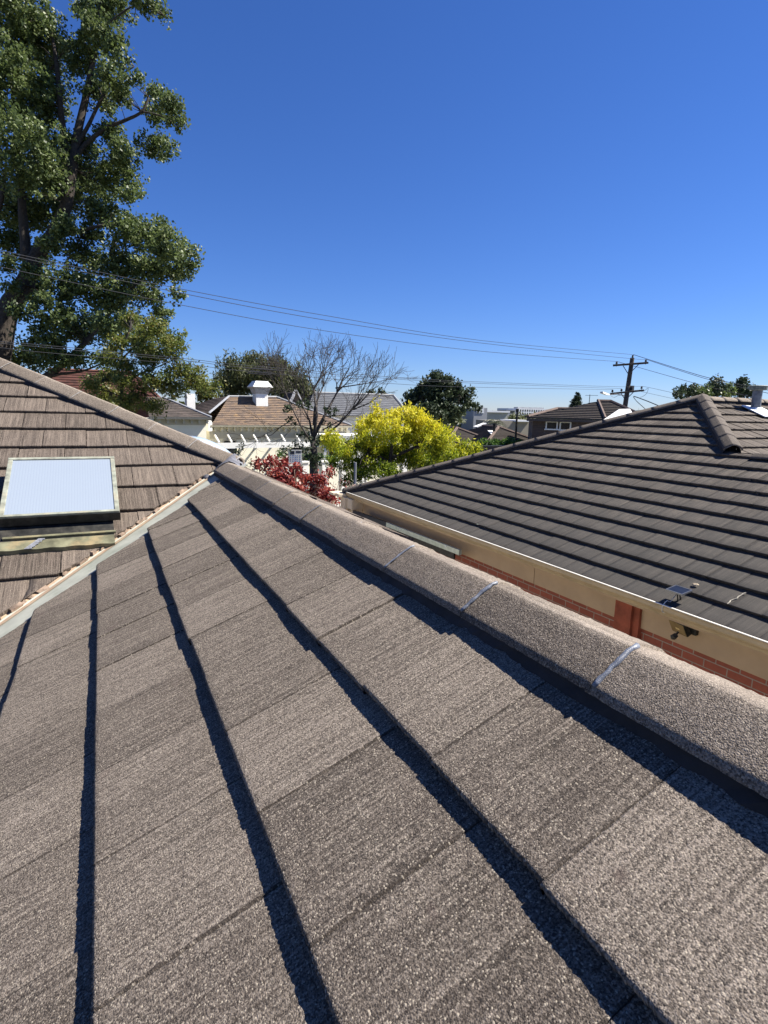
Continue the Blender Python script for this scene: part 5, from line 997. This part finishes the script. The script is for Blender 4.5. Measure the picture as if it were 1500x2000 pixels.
# red leaved shrub beyond my ridge
d_ = 14.
def rcol(C, rg): return np.clip(.35+.4*rg.random(len(C))+.15*rg.normal(0, 1, len(C)), 0, 1)
rs = [(505, 905, 14, 12), (525, 903, 16, 12), (550, 905, 18, 14), (575, 918, 20, 14), (540, 925, 20, 12), (560, 935, 16, 12), (600, 935, 16, 10), (625, 935, 18, 12), (640, 925, 10, 8), (590, 952, 18, 12), (615, 960, 14, 12), (640, 962, 12, 8), (648, 972, 12, 8), (570, 950, 12, 8), (632, 945, 10, 8), (655, 978, 8, 6), (530, 893, 8, 4)]
d2 = [(x, y+38, a*1.0, b_*1.6) for x, y, a, b_ in rs]
stems = [([G(590, 1000, d_), T(590, 1060, d_), T(580+k*0, 1000, d_), T(x, y, d_)], .035, .008) for k, (x, y, a, b_) in enumerate(rs)]
red = tree('red_shrub', 'red leaved shrub with bare lower twigs beyond the near ridge', 'shrub', G(590, 1000, d_), rs+d2, d_, L_RED, dens=120, rc=.13, per=18, size=.10, limbs=stems, ddepth=.35, bark=plain('pale_twig_bark', (.22, .16, .12), .9, .2, 9, 0), tw=.25, fill=.3, twr=.004, colfn=rcol, aspect=.5, seed=11, droop=.3)
d_ = 15.5
tree('twiggy_shrub', 'sparse pinkish twiggy shrub at the end of the red one, near the eave corner', 'shrub', G(680, 1000, d_), [(668, 945, 14, 10), (690, 955, 12, 8), (655, 955, 10, 10), (676, 968, 12, 6)], d_, L_RED, dens=26, rc=.08, per=3, size=.07, limbs=[([G(680, 1000, d_), T(672, 1040, d_), T(x, 975, d_), T(x+dx, y, d_)], .016, .004) for x, dx, y in ((650, 2, 940), (655, 10, 935), (662, 4, 932), (668, 14, 938), (672, 22, 946), (676, 8, 940), (660, -8, 950), (680, 22, 958), (668, 30, 950))], bark=plain('pinkish_twigs', (.34, .22, .18), .9, .2, 9, 0), tw=1, twr=.004, seed=12)
d_ = 27.
tree('window_shrub', 'dark green shrub under the windows of the cream house, left part', 'shrub', G(480, 905, d_), [(478, 905, 12, 6), (463, 885, 6, 8), (470, 875, 6, 5), (462, 900, 6, 8)], d_, L_DARK, dens=14, rc=.16, per=24, size=.10, bark=M_BARKD, limbs=[([G(466, 905, d_), T(464, 915, d_), T(466, 880, d_)], .03, .01)], seed=13)
tree('fence_shrub', 'green garden shrubs behind the white front fence', 'shrub', G(560, 905, 30.), [(548, 888, 12, 6), (558, 893, 10, 6), (600, 896, 10, 7), (622, 893, 12, 8), (640, 895, 12, 8), (655, 893, 10, 8), (565, 898, 10, 6)], 30., L_HED, dens=24, rc=.2, per=30, size=.14, bark=M_BARKD, limbs=[([G(600, 905, 30.), T(600, 915, 30.), T(600, 898, 30.)], .03, .01)], seed=14)
tree('hedge', 'clipped bright green hedge in front of the low tiled roofs', 'hedge', G(990, 880, 31.), [(x, 865+(x % 3), 7, 6) for x in range(940, 1042, 8)]+[(x, 875, 9, 6) for x in range(936, 1040, 9)], 31., L_HED, dens=26, rc=.2, per=34, size=.16, bark=M_BARKD, limbs=[([G(x, 880, 31.), T(x, 870, 31.)], .03, .01) for x in range(940, 1040, 20)], ddepth=.2, seed=15)
q = MB(); fr_h = Frame(at(950, 873, 29.5), math.radians(95)); gw = thing('garden_wall', 'low dark garden wall with a pale top below the hedge', 'wall', (fr_h.o[0], fr_h.o[1], GZ)); xa, za = fr_h.hit(925, 873); xb, _ = fr_h.hit(1010, 874); q.box((xa, 0, GZ), (xb, .2, za), M=fr_h.M()); q.build('wall', M_BRICKB, gw); q = MB(); q.box((xa, -.04, za+.001), (xb, .24, za+.07), M=fr_h.M()); q.build('coping', M_BLACKM, gw)
# palm in the distance
d_ = 62.; rg = np.random.default_rng(8); pm = thing('palm_tree', 'palm tree with arching fronds beyond the low brown roofs', 'tree', G(967, 828, d_)); c = T(967, 826, d_); mb = MB(); mb.tube([G(967, 828, d_), c], [.25, .2], 8); mb.build('trunk', M_BARKD, pm); V = []; Fq = []; RR = []
for k in range(26):
    an_ = 6.28*k/26+rg.normal(0, .1); el = rg.uniform(.1, 1.2); L_ = rg.uniform(1.5, 2.3); dh = np.array([math.cos(an_), math.sin(an_), 0])
    for j in range(9):
        f = (j+1)/9; q_ = c+dh*L_*f*math.cos(el)+np.array([0, 0, L_*(f*math.sin(el)-.85*f*f)]); sdh = np.array([-dh[1], dh[0], 0])
        for sg in (-1, 1):
            b0 = len(V); tip = q_+sdh*sg*.42*(1-.5*f)+dh*.2-np.array([0, 0, .12]); V += [q_, q_+dh*.07, tip, q_+dh*.03-np.array([0, 0, .02])]; Fq.append((b0, b0+1, b0+2, b0+3)); RR.append(rg.random())
mesh_obj('crown', V, np.array(Fq), leaf_mat('palm_frond', [(.05, .06, .03), (.12, .13, .07)], trans=.1), pm, attrs={'rnd': RR})
# far greenery between the roofs, along the skyline
rg = np.random.default_rng(31); C = []; 
for k in range(900):
    x = rg.uniform(-300, 1750); dd = rg.uniform(70, 170); h = rg.uniform(-1, 1)
    if 905 < x < 1110 and dd < 260: dd = rg.uniform(150, 260)
    base_y = 790+.0235*(x-185)
    C.append(at(x, base_y+rg.uniform(3, 9)+70*3.0/dd, dd))
C = np.array(C); C[:, 2] = np.minimum(C[:, 2], .8); V, Fc, r = leaves(C, 1.6, 40, .9, .2+.6*rg.random(len(C)), rg=rg)
V = V.copy(); o = mesh_obj('distant_treetops', V, Fc, L_WIL, None, org=(0, 120, GZ), attrs={'rnd': r}); tag(o, kind='stuff'); tag(o, 'belt of distant suburban treetops along the horizon', 'trees')
